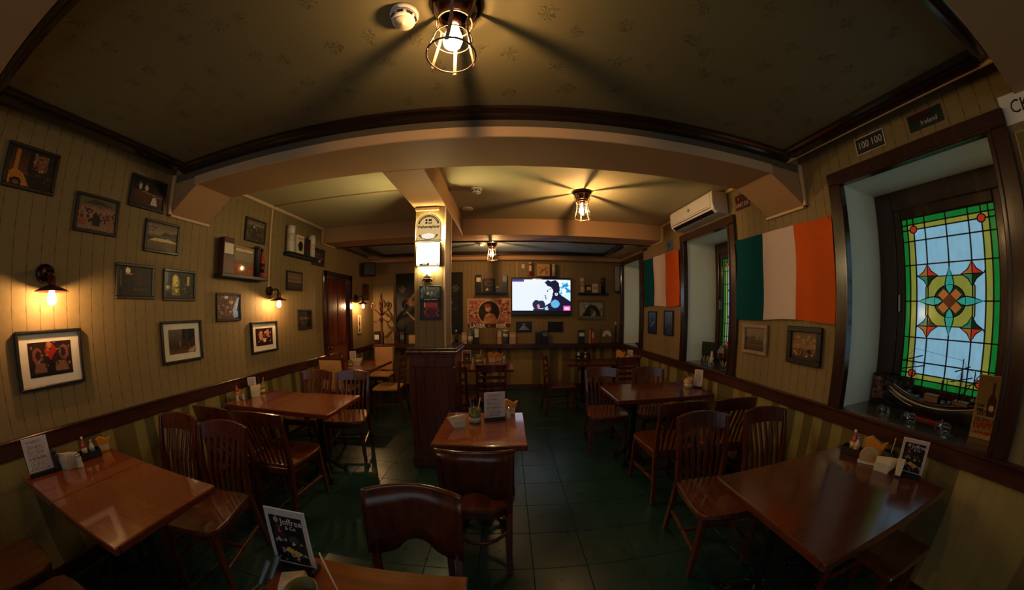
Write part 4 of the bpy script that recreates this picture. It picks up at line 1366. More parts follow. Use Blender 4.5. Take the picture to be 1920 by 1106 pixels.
picture('almost black framed picture, below the right end of the television', 'B', .935, 1.255, .305, .2, [('r', 0, 0, 1, 1, (16, 20, 16)), ('s', .1, .1, .9, .9, 14, .06, [(30, 36, 30), (24, 26, 20)])], .016, seed=23, nx=26, ny=18)
# column poster
t = thing('poster', 'framed column poster, grey street photo above a red band photo', 'poster', (-.742, CY0, 1.64), 0)
MB().box(-.107, .107, -.016, -.001, -.165, .165, .003).obj('frame', M['frame_blk'], t)
paint('photo_print', t, .196, .31, [('r', 0, 0, 1, 1, (14, 12, 12)), ('g', .02, .66, .98, .98, (70, 76, 78), (120, 130, 130)), ('s', .02, .66, .98, .98, 40, .05, [(40, 44, 46), (150, 160, 160), (90, 90, 84)]), ('e', .4, .8, .06, .05, (230, 215, 180)), ('e', .6, .8, .05, .04, (200, 180, 140)), ('t', .15, .57, .95, .64, 1, (170, 170, 170)),
      ('r', .2, .05, .9, .52, (120, 24, 18)), ('r', .22, .36, .88, .5, (200, 52, 34)), ('s', .05, .04, .95, .4, 40, .05, [(60, 14, 12), (170, 40, 30), (24, 14, 14), (150, 90, 80)]), ('r', .2, .38, .25, .52, (220, 200, 190))], 36, 56, 'print', -.0168, .12, 31)

# ---- lit beer sign on the column: arched shield, glowing panel
t = thing('beer_sign', 'tall arched beer sign with glowing white panel on the column', 'sign', (-.757, CY0, 1.98))
arcp = [(.125 * math.cos(PI * i / 18), .395 + .125 * math.sin(PI * i / 18)) for i in range(19)]
MB().extrude([(.14, .245), (.125, .26)] + arcp + [(-.125, .26), (-.14, .245)], -.052, -.036, 'xz', .004).obj('shield', M['offwhite'], t)
P_ = [('r', 0, 0, 1, 1, (205, 170, 110))]
for i in range(60):
    a0 = PI * (.10 + .80 * i / 59)
    P_.append(('e', .5 + .42 * math.cos(a0), .535 + .395 * math.sin(a0), .036, .040, (40, 30, 22)))
for i in range(14):
    a0 = PI * (.16 + .68 * i / 13)
    P_.append(('e', .5 + .42 * math.cos(a0), .535 + .395 * math.sin(a0), .014, .016, (205, 170, 110)))
for i in range(50):
    a0 = -PI * (.14 + .72 * i / 49)
    P_.append(('e', .5 + .40 * math.cos(a0), .30 + .26 * math.sin(a0), .028, .026, (40, 30, 22)))
for i in range(12):
    a0 = -PI * (.2 + .6 * i / 11)
    P_.append(('e', .5 + .40 * math.cos(a0), .30 + .26 * math.sin(a0), .012, .011, (205, 170, 110)))
P_ += [('e', .5, .15, .28, .11, (240, 228, 205)), ('r', .36, .62, .64, .82, (40, 30, 22)), ('r', .45, .62, .5, .82, (200, 165, 105)), ('r', .36, .70, .64, .74, (200, 165, 105)), ('r', .54, .66, .6, .70, (200, 165, 105))]
paint('shield_print', t, .236, .255, P_, 60, 64, 'signprint', -.0526, .05, 41, x0=-.118, z0=.258, clip=lambda x, z: (z < .395) | (x ** 2 + (z - .395) ** 2 < .118 ** 2))
lettering('Weihenstephaner', .038, t, M['black'], (0, -.0538, .388), sx=.80, shear=.15, bold=.0012)
MB().box(-.118, .118, -.045, -.002, .0, .245, .006).obj('light_box', M['blackmat'], t)
WP = tuple(255 * (c ** (1 / 2.2)) for c in SIGNCOL)
WD = tuple(255 * ((c * .05) ** (1 / 2.2)) for c in SIGNCOL)
paint('light_panel', t, .226, .228, [('r', 0, 0, 1, 1, WP), ('g', 0, 0, 1, .3, tuple(.16 * c for c in WP), WP), ('s', .1, .2, .95, .36, 24, .03, [tuple(.5 * c for c in WP), WP]), ('l', .62, .28, .95, .05, .012, (12, 9, 6)), ('l', .72, .3, .98, .12, .01, (12, 9, 6)), ('r', .15, .03, .55, .08, (6, 4, 2)), ('s', .15, .06, .55, .13, 8, .03, [(6, 4, 2)])], 40, 40, 'panelprint', -.0462, .02, 42, z0=.008, x0=-.113)
MB().box(-.10, .10, -.040, -.012, -.006, -.001).obj('lower_tube', M['signlow'], t)
# halo light: tubes hidden behind the shield throw light sideways and up at the ceiling
b = MB()
for k in range(10):
    a0, a1 = PI * (.05 * 2 + .08 * k), PI * (.05 * 2 + .08 * (k + 1))
    p0, p1 = (.105 * math.cos(a0), .395 + .105 * math.sin(a0)), (.105 * math.cos(a1), .395 + .105 * math.sin(a1))
    b.bar((p0[0], -.018, p0[1]), (p1[0], -.018, p1[1]), .022, .003, (0, 1, 0), ch=.0005)
b.obj('upper_tube', M['signlight'], t)
MB().box(-.09, .09, -.036, -.002, .26, .38, .003).obj('shield_bracket', M['blackmat'], t)
for sg in (-1, 1):
    MB().bar((sg * .112, -.019, .27), (sg * .112, -.019, .385), .028, .004, (0, 1, 0), ch=.0005).obj('side_tube', M['signside'], t)
t = thing('switch_box', 'small white box with dark ornament on the column under the sign', 'switch', (-.772, CY0, 1.90))
MB().box(-.036, .036, -.02, -.001, -.01, .05, .004).obj('plate', M['white'], t)
MB().tube([(-.05, -.012, -.055), (-.03, -.014, -.03), (0, -.014, -.035), (.03, -.014, -.03), (.05, -.012, -.055)], .008, 8).box(-.03, .03, -.014, -.002, -.06, -.035, .004).obj('ornament', M['bronze'], t)
MB().box(-.012, .012, -.024, -.018, .008, .032, .002).obj('rocker', M['offwhite'], t)

# ---- dark board behind the column
t = thing('poster_board', 'large black board with bottle artwork on the back wall behind the column', 'poster', (-1.565, YB, 1.72))
MB().box(-.685, .685, -.014, -.001, -.61, .61, .003).obj('board', M['blackmat'], t)
A_ = [('r', 0, 0, 1, 1, (20, 20, 16))]
for s in (0, 1):
    mx = lambda x: x if s == 0 else 1 - x
    A_ += [('o', mx(.1), .74, .045, .05, (120, 100, 84), .62), ('e', mx(.1), .74, .02, .022, (100, 80, 66)), ('l', mx(.12), .42, mx(.28), .62, .045, (60, 50, 40)), ('l', mx(.14), .48, mx(.3), .66, .02, (150, 110, 80)), ('e', mx(.13), .46, .045, .05, (22, 30, 34)), ('l', mx(.17), .36, mx(.3), .22, .012, (190, 150, 110)), ('e', mx(.24), .5, .05, .05, (130, 80, 56)), ('e', mx(.2), .58, .03, .03, (150, 110, 76))]
A_ += [('p', [(.36, .05), (.36, .5), (.45, .65), (.45, .9), (.55, .9), (.55, .65), (.64, .5), (.64, .05)], (40, 30, 20))]
paint('board_print', t, 1.35, 1.2, A_, 76, 68, 'print_mat', -.0148, .1, 51)

# ---- lager poster
t = thing('metal_sign', 'tan and pink lager poster with a round portrait, left of the television', 'sign', (-.365, YB, 1.52))
MB().box(-.425, .425, -.008, -.001, -.285, .285, .002).obj('sheet', M['tan'], t)
L_ = [('g', 0, 0, 1, 1, (196, 140, 96), (206, 160, 118)), ('r', .03, .12, .97, .96, (178, 108, 84)), ('s', .04, .14, .3, .94, 40, .04, [(140, 70, 56), (206, 150, 116), (110, 56, 44)]), ('s', .7, .14, .96, .94, 40, .04, [(140, 70, 56), (206, 150, 116), (110, 56, 44)]), ('o', .5, .53, .27, .43, (222, 178, 130), .84), ('e', .5, .53, .245, .39, (44, 34, 26)),
      ('p', [(.36, .2), (.42, .45), (.5, .52), (.62, .46), (.7, .24), (.6, .14), (.42, .14)], (206, 140, 96)), ('e', .48, .66, .07, .11, (212, 150, 104)), ('e', .47, .76, .08, .06, (150, 76, 50)), ('l', .4, .3, .6, .4, .02, (170, 96, 64)), ('r', 0, 0, 1, .125, (84, 48, 30)), ('e', .5, .06, .06, .08, (60, 36, 24)), ('e', .5, .06, .03, .04, (190, 120, 70))]
paint('sign_print', t, .84, .56, L_, 72, 52, 'print_mat', -.0088, .1, 52)
lettering('LAGER', .10, t, M['paper'], (-.225, -.011, -.248), sx=1.0, bold=.003)
lettering('BIER', .10, t, M['paper'], (.235, -.011, -.248), sx=1.05, bold=.003)

# ---- television
t = thing('television', 'wall-mounted television showing a bearded man drinking against white', 'television', (.652, YB - .055, 1.845))
MB().box(-.585, .585, -.03, .02, -.365, .365, .008).obj('bezel', M['black'], t)
MB().box(-.2, .2, .018, .054, -.15, .15, .004).obj('wall_bracket', M['blackmat'], t)
T_ = [('r', 0, 0, 1, 1, (214, 222, 240)), ('r', .8, .3, 1, 1, (190, 226, 245)), ('s', .8, .55, 1, 1, 24, .05, [(80, 170, 220), (235, 245, 252), (40, 130, 190)]), ('r', .0, .92, .2, 1, (60, 60, 130)),
      ('p', [(.555, .90), (.60, .985), (.66, .95), (.74, .985), (.80, .88), (.815, .70), (.80, .56), (.86, .47), (1, .30), (1, 0), (.53, 0), (.53, .13), (.60, .20), (.655, .27), (.665, .36), (.68, .44), (.69, .55), (.70, .66), (.66, .76), (.60, .80)], (14, 16, 44)),
      ('p', [(.60, .80), (.66, .76), (.70, .66), (.69, .55), (.66, .50), (.625, .52), (.62, .58), (.60, .60), (.605, .66), (.59, .72)], (216, 224, 238)), ('l', .605, .61, .60, .66, .008, (14, 16, 44)), ('l', .62, .69, .66, .70, .008, (14, 16, 44)),
      ('e', .735, .22, .075, .13, (90, 165, 215)), ('e', .752, .53, .026, .05, (225, 235, 245)), ('e', .752, .53, .011, .022, (14, 16, 44)), ('e', .41, .19, .065, .15, (16, 18, 52)), ('e', .49, .2, .07, .13, (16, 18, 52)), ('p', [(.42, .18), (.46, .22), (.47, .03), (.43, .07)], (190, 130, 160)), ('l', .56, .5, .58, .36, .008, (60, 80, 90)), ('p', [(.555, .08), (.59, .15), (.62, .02), (.57, .02)], (160, 195, 220)), ('r', .35, 0, 1, .05, (10, 12, 40)), ('p', [(.55, .1), (.6, .14), (.62, .02), (.56, .02)], (160, 195, 220)), ('r', .88, 0, 1, .16, (226, 84, 170)), ('r', .9, .04, .98, .1, (250, 200, 230))]
paint('screen', t, 1.13, .60, T_, 96, 56, 'screen', -.031, .01, 61, z0=-.275)
MB().box(-.18, .02, -.034, -.028, .325, .345, .002).obj('sensor_strip', M['chrome'], t)

# ---- flags
def flag(label, ya, yb, zt, zb, seed, drop):
    """three cloth bands along the wall, hanging just clear of the paper"""
    t = thing('flag', label, 'flag', (XR, (ya + yb) / 2, 0), -PI / 2, 'Irish flags between the windows')
    w = ya - yb
    rs = random.Random(seed)
    ph = [rs.uniform(0, 6) for _ in range(4)]
    for k, (nm, m) in enumerate((('green_band', 'f_green'), ('white_band', 'f_white'), ('orange_band', 'f_orange'))):
        x0, x1 = -w / 2 + w * k / 3, -w / 2 + w * (k + 1) / 3
        vs, fs = [], []
        nx, nz = 14, 30
        for j in range(nz + 1):
            for i in range(nx + 1):
                x = lerp(x0, x1, i / nx)
                u = (x + w / 2) / w
                top = zt - drop * (.5 * u + .5 * math.sin(PI * ((u * 3) % 1)) * .25)
                z = lerp(zb + .012 * math.sin(u * 7 + ph[3]), top, j / nz)
                v = j / nz
                y = -.024 - .006 * math.sin(u * 22 + ph[0] + v * 2) - .005 * math.sin(u * 9 - v * 7 + ph[1]) - .004 * (1 - v) * math.sin(u * 37 + ph[2])
                vs.append((x, y, z))
        for j in range(nz):
            for i in range(nx):
                a = j * (nx + 1) + i
                fs.append((a, a + 1, a + nx + 2, a + nx + 1))
        n0 = len(vs)
        vs += [(x, y + .0025, z) for x, y, z in vs]
        fs += [tuple(n0 + q for q in reversed(f)) for f in fs]
        b = MB()
        b.add(vs, fs, True)
        b.obj(nm, M[m], t)
    for s in (-1, 1):
        MB().lathe([(.006, 0), (.008, .004), (0, .008)], 10, T=Matrix.Translation((s * (w / 2 - .01), -.040, zt - .02 - (drop * .5 if s > 0 else 0))) @ Matrix.Rotation(PI / 2, 4, 'X')).obj('pin', M['chrome'], t)


flag('large Irish flag of green, white and orange between the two nearer windows', 2.45, 1.40, 2.272, 1.508, 3, .03)
flag('far Irish flag of green, white and orange between the second and third windows', 4.62, 3.53, 2.40, 1.645, 5, .02)

# ---- air conditioner
t = thing('air_conditioner', 'white wall air conditioner above the second window', 'air conditioner', (XR, 2.98, 2.575), -PI / 2)
prof = [(-.002, .0), (-.15, .0), (-.19, .035), (-.205, .09), (-.205, .20), (-.19, .228), (-.002, .235)]
MB().extrude([(y, z) for y, z in prof], -.43, .43, 'yz', .006).obj('body', M['white'], t)
MB().box(-.40, .40, -.21, -.202, .075, .205, .004).obj('front_panel', M['white'], t)
MB().bar((-.39, -.172, .018), (.39, -.172, .018), .05, .008, (0, -.75, .6)).obj('louvre', M['black'], t)
MB().box(-.39, .39, -.2045, -.196, .052, .060, .002).obj('trim_line', M['chrome'], t)
MB().ring((0, -.212, .14), .016, .004, 20, 6, 'y').obj('emblem', M['bluegrey'], t)

# ---- plates on the right wall
def plate(label, a, z, w, h, tilt, sheet, txts, extra=None, cat='sign', name='number_plate'):
    (x, y), rz = wall_pose('R', a)
    t = thing(name, label, cat, (x, y, z), rz)
    t.rotation_euler = (0, tilt, rz)
    MB().box(-w / 2, w / 2, -.006, -.001, -h / 2, h / 2, .002).obj('plate', M[sheet], t)
    if extra:
        extra(t)
    for (s, sz, mt, px, pz, sx) in txts:
        lettering(s, sz, t, M[mt], (px, -.0068, pz), sx=sx)
    return t


def rim(t, w, h, m):
    b = MB()
    for (a, c, d, e) in ((-w, w, -h, -h + .006), (-w, w, h - .006, h), (-w, -w + .006, -h, h), (w - .006, w, -h, h)):
        b.box(a, c, -.009, -.005, d, e, .001)
    b.obj('rim', M[m], t)


plate('dark plate with pale characters above the big window, nearest the beam', 1.032, 2.655, .21, .115, 0, 'blackmat', [('100', .07, 'offwhite', -.047, 0, .78), ('100', .07, 'offwhite', .047, 0, .78)], lambda t: rim(t, .105, .0575, 'offwhite'))
plate('green and red plate above the big window, nearer the viewer', .663, 2.655, .205, .10, 0, 'dkgreen', [('Ireland', .04, 'f_white', .02, -.018, .9)], lambda t: MB().box(-.09, .03, -.0085, -.005, .01, .045, .001).obj('red_patch', M['dkred'], t))
plate('white number plate with black letters at the upper right photo edge', .13, 2.53, .30, .15, 0, 'white', [('CK 482', .095, 'black', 0, 0, .72)])
plate('yellow-green tin sign below the white number plate at the photo edge', .13, 2.26, .24, .31, 0, 'olive', [], lambda t: rim(t, .12, .155, 'tan'), name='tin_sign')
plate('small dark red plate lettered UNT DC beside the beam bracket', 2.33, 2.64, .20, .15, 0, 'dkred', [('UNT DC', .055, 'offwhite', .0, -.03, .9)], lambda t: MB().lathe([(.02, 0), (.02, .003), (0, .003)], 14, T=Matrix.Translation((-.05, -.006, .035)) @ Matrix.Rotation(PI / 2, 4, 'X')).obj('red_dot', M['red'], t))
plate('small dark tin plate by the far beam end above the far flag', 3.80, 2.49, .16, .15, 0, 'bluegrey', [('88', .06, 'black', 0, 0, 1)])
plate('small dark tin plate above the third window near the far beam', 4.60, 2.62, .2, .12, 0, 'blackmat', [('PUB', .05, 'bluegrey', 0, 0, 1)])

# ---- speakers
for (lab, p, rz) in (('black loudspeaker cabinet on the left wall near the far corner', (XL + .15, 5.32, 2.24), D2R(30)), ('tall black loudspeaker in the far right corner of the back wall', (XR - .075, YB - .10, 1.95), D2R(-20))):
    t = thing('loudspeaker', lab, 'loudspeaker', p, rz)
    w, h, d = (.23, .25, .19) if p[0] < 0 else (.12, .52, .12)
    MB().box(-w / 2, w / 2, -d / 2, d / 2, 0, h, .01).obj('cabinet', M['blackmat'], t)
    MB().box(-w / 2 + .012, w / 2 - .012, -d / 2 - .008, -d / 2 + .002, .012, h - .012, .006).obj('grille', M['black'], t)
    MB().bar((0, d / 2 - .02, h / 2), (-.06 if p[0] < 0 else .02, d / 2 + .05, h / 2), .03, .03, (0, 0, 1)).obj('bracket', M['black'], t)

# ---- conduit up the left wall and across the ceiling
b = MB().box(XL, XL + .018, 2.882, 2.902, 1.86, 2.80, .002)
tag(b.obj('cable_conduit', M['mould']), 'thin pale cable conduit running down the left wall to the middle lamp', 'conduit')
tag(MB().box(XL + .03, -.93, 2.885, 2.903, CEIL - .012, CEIL, .002).obj('cable_trunking', M['beam']), 'straight cable trunking crossing the cream ceiling towards the column beam', 'conduit')
tag(MB().box(.175, .187, YB - .012, YB, 2.2, 2.535, .002).obj('television_conduit', M['mould']), 'short white cable cover above the television', 'conduit')

# ---- smoke detectors and the ceiling disc
def detector(label, x, y, z):
    t = thing('smoke_detector', label, 'smoke detector', (x, y, z), 0, 'smoke detectors')
    MB().lathe([(.058, 0), (.058, -.012), (.052, -.016), (.05, -.018)], 28).obj('base', M['white'], t)
    MB().lathe([(.050, -.016), (.050, -.036), (.044, -.05), (.036, -.052)], 28).obj('body', M['white'], t)
    b = MB()
    for q in range(8):
        a = q * PI / 4
        ca, sa = math.cos(a), math.sin(a)
        b.bar((.0445 * ca - .012 * sa, .0445 * sa + .012 * ca, -.036), (.0445 * ca + .012 * sa, .0445 * sa - .012 * ca, -.036), .014, .012, (0, 0, 1))
    b.obj('vent', M['black'], t)
    MB().lathe([(.036, -.051), (.034, -.057), (.006, -.058), (.004, -.061), (0, -.061)], 28).obj('cap', M['offwhite'], t)


detector('white smoke detector beside the near ceiling lamp', -.41, .885, 2.74)
detector('white smoke detector on the cream middle ceiling', -.32, 2.95, CEIL)
tag(MB().lathe([(.07, 0), (.07, -.008), (.05, -.016), (0, -.018)], 28).obj('ceiling_disc', M['white'], None, (-.49, 3.56, CEIL)), 'flat white disc on the cream ceiling beside the column beam', 'ceiling fitting')
detector('small smoke detector beside the distant ceiling lamp', -.42, 4.72, 2.66)

# ================================================================== SMALL THINGS ON THE TABLES
BLK, MENU = 'blackmat', [('r', 0, 0, 1, 1, (214, 196, 190)), ('t', .12, .84, .88, .93, 2, (150, 70, 60)), ('t', .1, .08, .9, .8, 15, (150, 130, 122))]
CARD = [('r', 0, 0, 1, 1, (190, 168, 158)), ('r', .09, .07, .91, .9, (20, 14, 12)), ('e', .26, .82, .06, .05, (176, 130, 106)), ('p', [(.14, .45), (.18, .7), (.3, .78), (.42, .68), (.44, .42)], (48, 36, 26)), ('p', [(.27, .6), (.29, .72), (.33, .72), (.34, .6)], (170, 70, 50)), ('e', .62, .5, .12, .07, (70, 50, 36)), ('e', .6, .42, .035, .03, (200, 170, 150)), ('e', .78, .43, .03, .02, (170, 140, 120)),
        ('e', .46, .3, .1, .05, (205, 150, 70)), ('e', .6, .25, .12, .06, (200, 140, 62)), ('l', .68, .26, .9, .22, .014, (200, 180, 150)), ('e', .3, .28, .05, .06, (150, 110, 96)), ('s', .12, .1, .88, .24, 16, .03, [(150, 130, 110), (90, 70, 56), (40, 60, 60)]), ('s', .15, .44, .42, .5, 8, .025, [(170, 150, 140)])]


def stand(label, x, y, rz, kind, w=.15, h=.20, lean=.0, z=TZ):
    t = thing('menu_stand', label, 'menu', (x, y, z), rz)
    MB().box(-w / 2, w / 2, -.028, .028, 0, .022, .004).obj('base', M['black'], t)
    sh = MB().box(-w / 2, w / 2, -.002, .002, .012, .012 + h, .0008).obj('card_holder', M['paper'], t)
    paint('printed_card', t, w - .004, h - .004, MENU if kind == 'menu' else CARD, 34, 48, 'print', -.0026, .06, int(abs(x) * 100), z0=.014)
    if kind != 'menu':
        lettering('Joffree', w * .21, t, M['f_white'], (w * .14, -.0034, .012 + h * .80), sx=.95)
        lettering('& Co', w * .12, t, M['f_white'], (w * .10, -.0034, .012 + h * .70))
    t.rotation_euler = (-lean, 0, rz)
    return t


stand('white menu on a black base standing at the wall end of the front left table', -2.54, .52, D2R(78), 'menu', .135, .20)
stand('small white menu card among the pots on the middle left table', -2.62, 2.445, D2R(50), 'menu', .085, .17)
stand('large pinkish menu card on a black base on the small centre table', -.10, 2.14, D2R(14), 'menu', .158, .205)
stand('poster card of guitar players leaning on the bottom foreground table', -.685, .645, D2R(2), 'card', .155, .215, .08)
stand('poster card of musicians on the front right table under the ship window', 2.055, .685, D2R(-68), 'card', .135, .19)
stand('narrow pink card on the middle right table by the wall', 2.045, 2.80, D2R(-42), 'menu', .09, .19)
stand('dark poster card in a white frame on the far centre table', -.66, 4.70, D2R(6), 'card', .14, .185)
stand('clear framed card among the pots on the far left table', -2.48, 4.42, D2R(30), 'menu', .10, .19)


def napkins(label, x, y, rz=0.0, z=TZ, s=1.0, fan=0.0):
    t = thing('napkin_holder', label, 'napkins', (x, y, z), rz, 'napkin holders')
    b = MB()
    for sy in (-1, 1):
        b.box(-.05 * s, .05 * s, sy * .024 - .002, sy * .024 + .002, 0, .062 * s, .001)
    b.box(-.05 * s, .05 * s, -.026, .026, 0, .004)
    b.obj('holder', M['cream'], t)
    b = MB()
    for k in range(6):
        y0 = -.02 + k * .0072
        tl = (k - 2.5) * .012 + fan
        b.extrude([(-.052 * s, .006), (.052 * s, .006), (.058 * s + tl, .095 * s), (.04 * s + tl, .108 * s), (-.046 * s + tl, .102 * s)], y0, y0 + .0045, 'xz')
    b.obj('napkin_stack', M['napkin'], t)
    return t


def shaker(label, x, y, kind='salt', z=TZ):
    nm = {'salt': 'salt_shaker', 'pepper': 'pepper_mill'}[kind]
    t = thing(nm, label, 'shaker', (x, y, z), 0, 'shakers on the tables')
    if kind == 'salt':
        MB().lathe([(.017, 0), (.019, .006), (.015, .04), (.016, .06), (.014, .066)], 16).obj('body', M['cream'], t)
        MB().lathe([(.015, .064), (.016, .072), (.010, .084), (0, .087)], 16).obj('cap', M['chrome'], t)
    else:
        MB().lathe([(.018, 0), (.018, .02), (.012, .05), (.017, .085), (.013, .098)], 16).obj('body', M['blackmat'], t)
        MB().lathe([(.014, .098), (.017, .11), (.008, .126), (.006, .132), (0, .136)], 16).obj('cap', M['black'], t)
    return t


def bottle(label, x, y, z, h=.15, r=.02, mat='sauce', cap='white', lab='cream', name='sauce_bottle', cat='bottle', group='bottles on the tables'):
    t = thing(name, label, cat, (x, y, z), 0, group)
    MB().lathe([(r * .9, 0), (r, h * .03), (r, h * .55), (r * .9, h * .62), (r * .4, h * .8), (r * .36, h * .9)], 18).obj('body', M[mat], t)
    MB().lathe([(r * .42, h * .88), (r * .42, h * .99), (r * .3, h), (0, h)], 14).obj('cap', M[cap], t)
    MB().lathe([(r * 1.02, h * .16), (r * 1.02, h * .48)], 18).obj('label_band', M[lab], t)
    return t


def packet(label, x, y, z, rz=0.0, s=1.0):
    t = thing('snack_packet', label, 'packet', (x, y, z), rz, 'orange packets on the tables')
    MB().extrude([(-.035 * s, 0), (.035 * s, 0), (.04 * s, .05 * s), (.055 * s, .10 * s), (.03 * s, .085 * s), (-.02 * s, .115 * s), (-.045 * s, .10 * s), (-.04 * s, .05 * s)], -.012 * s, .012 * s, 'xz', .003).obj('bag', M['orange'], t)
    MB().extrude([(-.03 * s, .012), (.03 * s, .012), (.032 * s, .05 * s), (-.032 * s, .05 * s)], -.0135 * s, -.0118 * s, 'xz').obj('printed_band', M['cream'], t)
    return t


def pot(label, x, y, z=TZ, r=.045, h=.10, sticks=3, mat='olive', lean=.3):
    t = thing('condiment_pot', label, 'pot', (x, y, z), 0, 'condiment pots')
    MB().lathe([(r * .96, 0), (r, .006), (r, h * .45), (r * 1.02, h * .46), (r, h * .5), (r * .97, h), (r * .9, h), (r * .9, h * .2), (0, h * .2)], 28).obj('body', M[mat], t)
    MB().lathe([(r * 1.02, .008), (r * 1.025, h * .42)], 28).obj('label_band', M['cream'], t)
    for k in range(sticks):
        a = k * 2.1 + .4
        MB().bar((.012 * math.cos(a), .012 * math.sin(a), h * .25), (.05 * math.cos(a) * lean * 3, .05 * math.sin(a) * lean, h * 1.75), .008, .004, (1, 0, 0), ch=.001).obj('stick', M[('napkin', 'bluegrey', 'chrome')[k % 3]], t)
    return t


def caddy(label, x, y, z=TZ, rz=0.0):
    t = thing('condiment_caddy', label, 'caddy', (x, y, z), rz, 'dark condiment caddies')
    b = MB().box(-.075, .075, -.04, .04, 0, .006, .002)
    for (a, c, d, e) in ((-.075, .075, -.04, -.036), (-.075, .075, .036, .04), (-.075, -.071, -.04, .04), (.071, .075, -.04, .04)):
        b.box(a, c, d, e, 0, .045, .001)
    b.obj('tray', M['blackmat'], t)
    return t


# front left table
caddy('dark condiment caddy on the front left table beside the wall', -2.52, .80, TZ, D2R(80))
bottle('small red sauce bottle in the caddy on the front left table', -2.525, .785, TZ + .007, .13, .017)
bottle('second pale-labelled bottle in the caddy on the front left table, farther from the viewer', -2.515, .83, TZ + .007, .10, .016, 'cream', 'chrome', 'bluegrey')
packet('orange packet sticking up beside the caddy on the front left table', -2.535, .915, TZ, D2R(75), .9)
napkins('cream napkin fan on the front left table between menu and caddy', -2.49, .655, D2R(20), TZ, .85, .02)
shaker('pepper mill beside the white menu on the front left table', -2.51, .602, 'pepper')
shaker('pale salt shaker in front of the napkins on the front left table', -2.415, .705, 'salt')
# middle left table
bottle('tall red-brown bottle at the wall end of the middle left table', -2.62, 2.235, TZ, .17, .019, 'sauce', 'dkred', 'orange')
packet('small orange packet behind the bottles on the middle left table', -2.635, 2.285, TZ, D2R(70), .9)
shaker('salt shaker at the near edge of the middle left table', -2.57, 2.185, 'salt')
shaker('second pale shaker on the middle left table, close to the napkins', -2.565, 2.255, 'salt')
shaker('pepper mill before the napkin block on the middle left table', -2.535, 2.315, 'pepper')
napkins('upright napkin block on the middle left table', -2.545, 2.395, D2R(70), TZ, 1.0)
pot('olive pot with sticks next to the napkins on the middle left table', -2.585, 2.535, TZ, .038, .095, 2)
# small centre table
napkins('fanned napkins at the near left of the small centre table', -.345, 1.995, D2R(15), TZ, .8, -.02)
pot('olive condiment pot with long sticks on the small centre table', -.245, 2.095, TZ, .045, .105, 3)
packet('orange packet behind the menu card on the small centre table', .012, 2.25, TZ + .0, D2R(10), 1.15)
shaker('salt shaker right of the menu on the small centre table', .005, 2.175, 'salt')
# bottom foreground table
t = thing('napkin_stack', 'tan folded napkins lying at the foot of the poster card on the bottom foreground table', 'napkins', (-.655, .585, TZ), D2R(24), 'napkin holders')
for k in range(5):
    MB().box(-.05 + k * .003, .045 - k * .002, -.035, .035 - k * .003, .0005 + k * .007, .0065 + k * .007, .002).obj('napkin', M['napkin'], t)
pot('olive pot at the bottom edge on the foreground table', -.565, .515, TZ, .05, .08, 0)
for k, (x, a) in enumerate(((-.735, -28), (-.755, -34))):
    t = thing('cutlery_handle', ('blue-grey knife handle sticking out of the napkin, upper of two', 'blue-grey fork handle sticking out of the napkin, lower of two')[k], 'cutlery', (x + .0, .572 - .03 * k, TZ + .012), D2R(a))
    MB().bar((0, 0, 0), (-.012, .05, .055), .016, .010, (1, 0, 0), .02, .012).obj('handle', M['bluegrey'], t)
    MB().bar((0, 0, 0), (.012, -.05, -.008), .010, .003, (1, 0, 0)).obj('blade', M['chrome'], t)
t = thing('drinking_straw', 'thin straw standing up from a pale pot on the bottom foreground table', 'straw', (-.475, .565, TZ), 0)
MB().tube([(0, 0, .004), (-.02, .01, .07), (-.045, .02, .165)], .0026, 6).obj('tube', M['napkin'], t)
t = thing('pouring_spout', 'pale curled paper on the bottom foreground table beside the straw', 'napkin', (-.455, .535, TZ), D2R(20))
MB().panel([lerp(-.04, .04, i / 8) for i in range(9)], lambda x, z: .02 * math.cos(x * 40), lambda x: .001, lambda x: .022 + .14 * x, .002).obj('paper', M['napkin'], t)
# front right table
caddy('dark caddy holding the red bottle on the front right table', 2.03, 1.02, TZ, D2R(100))
bottle('red sauce bottle with white cap on the front right table', 2.04, 1.045, TZ + .007, .14, .019)
bottle('pale bottle beside the red sauce bottle on the front right table', 2.025, 1.01, TZ + .007, .11, .017, 'cream', 'chrome', 'orange')
packet('bright orange packet next to the caddy on the front right table', 2.06, .915, TZ, D2R(-70), 1.25)
t = thing('bread_board', 'round-topped tan board leaning among the napkins on the front right table', 'board', (1.985, .90, TZ), D2R(-60))
MB().extrude([(-.05, 0), (.05, 0), (.055, .03)] + [(.055 * math.cos(PI * i / 12), .045 + .055 * math.sin(PI * i / 12)) for i in range(13)] + [(-.055, .03)], -.01, .01, 'xz', .003).obj('panel', M['tan'], t)
MB().box(-.058, .058, -.02, .02, 0, .012, .003).obj('base', M['offwhite'], t)
napkins('pale curled napkins on the front right table near the card', 1.97, .805, D2R(-75), TZ, .8, .03)
pot('dark pot with a spoon on the front right table', 2.065, .815, TZ, .042, .09, 1, 'blackmat')
t = thing('folded_napkin', 'narrow folded cream napkin standing before the card on the front right table', 'napkin', (1.985, .715, TZ), D2R(-60))
MB().extrude([(-.014, .006), (.014, .006), (.02, .10), (-.02, .10)], -.008, .008, 'xz', .002).obj('paper', M['napkin'], t)
MB().box(-.018, .018, -.014, .014, 0, .010, .002).obj('foot_clip', M['black'], t)
# middle right table
shaker('salt shaker at the wall end of the middle right table', 1.965, 2.93, 'salt')
packet('orange packet at the wall end of the middle right table', 2.03, 2.98, TZ, D2R(-40), 1.0)
bottle('dark glass bottle behind the shaker on the middle right table', 1.99, 2.98, TZ, .12, .017, 'dkred', 'black', 'tan')
pot('tan pot with napkins on the middle right table', 1.955, 2.845, TZ, .042, .105, 0, 'tan')
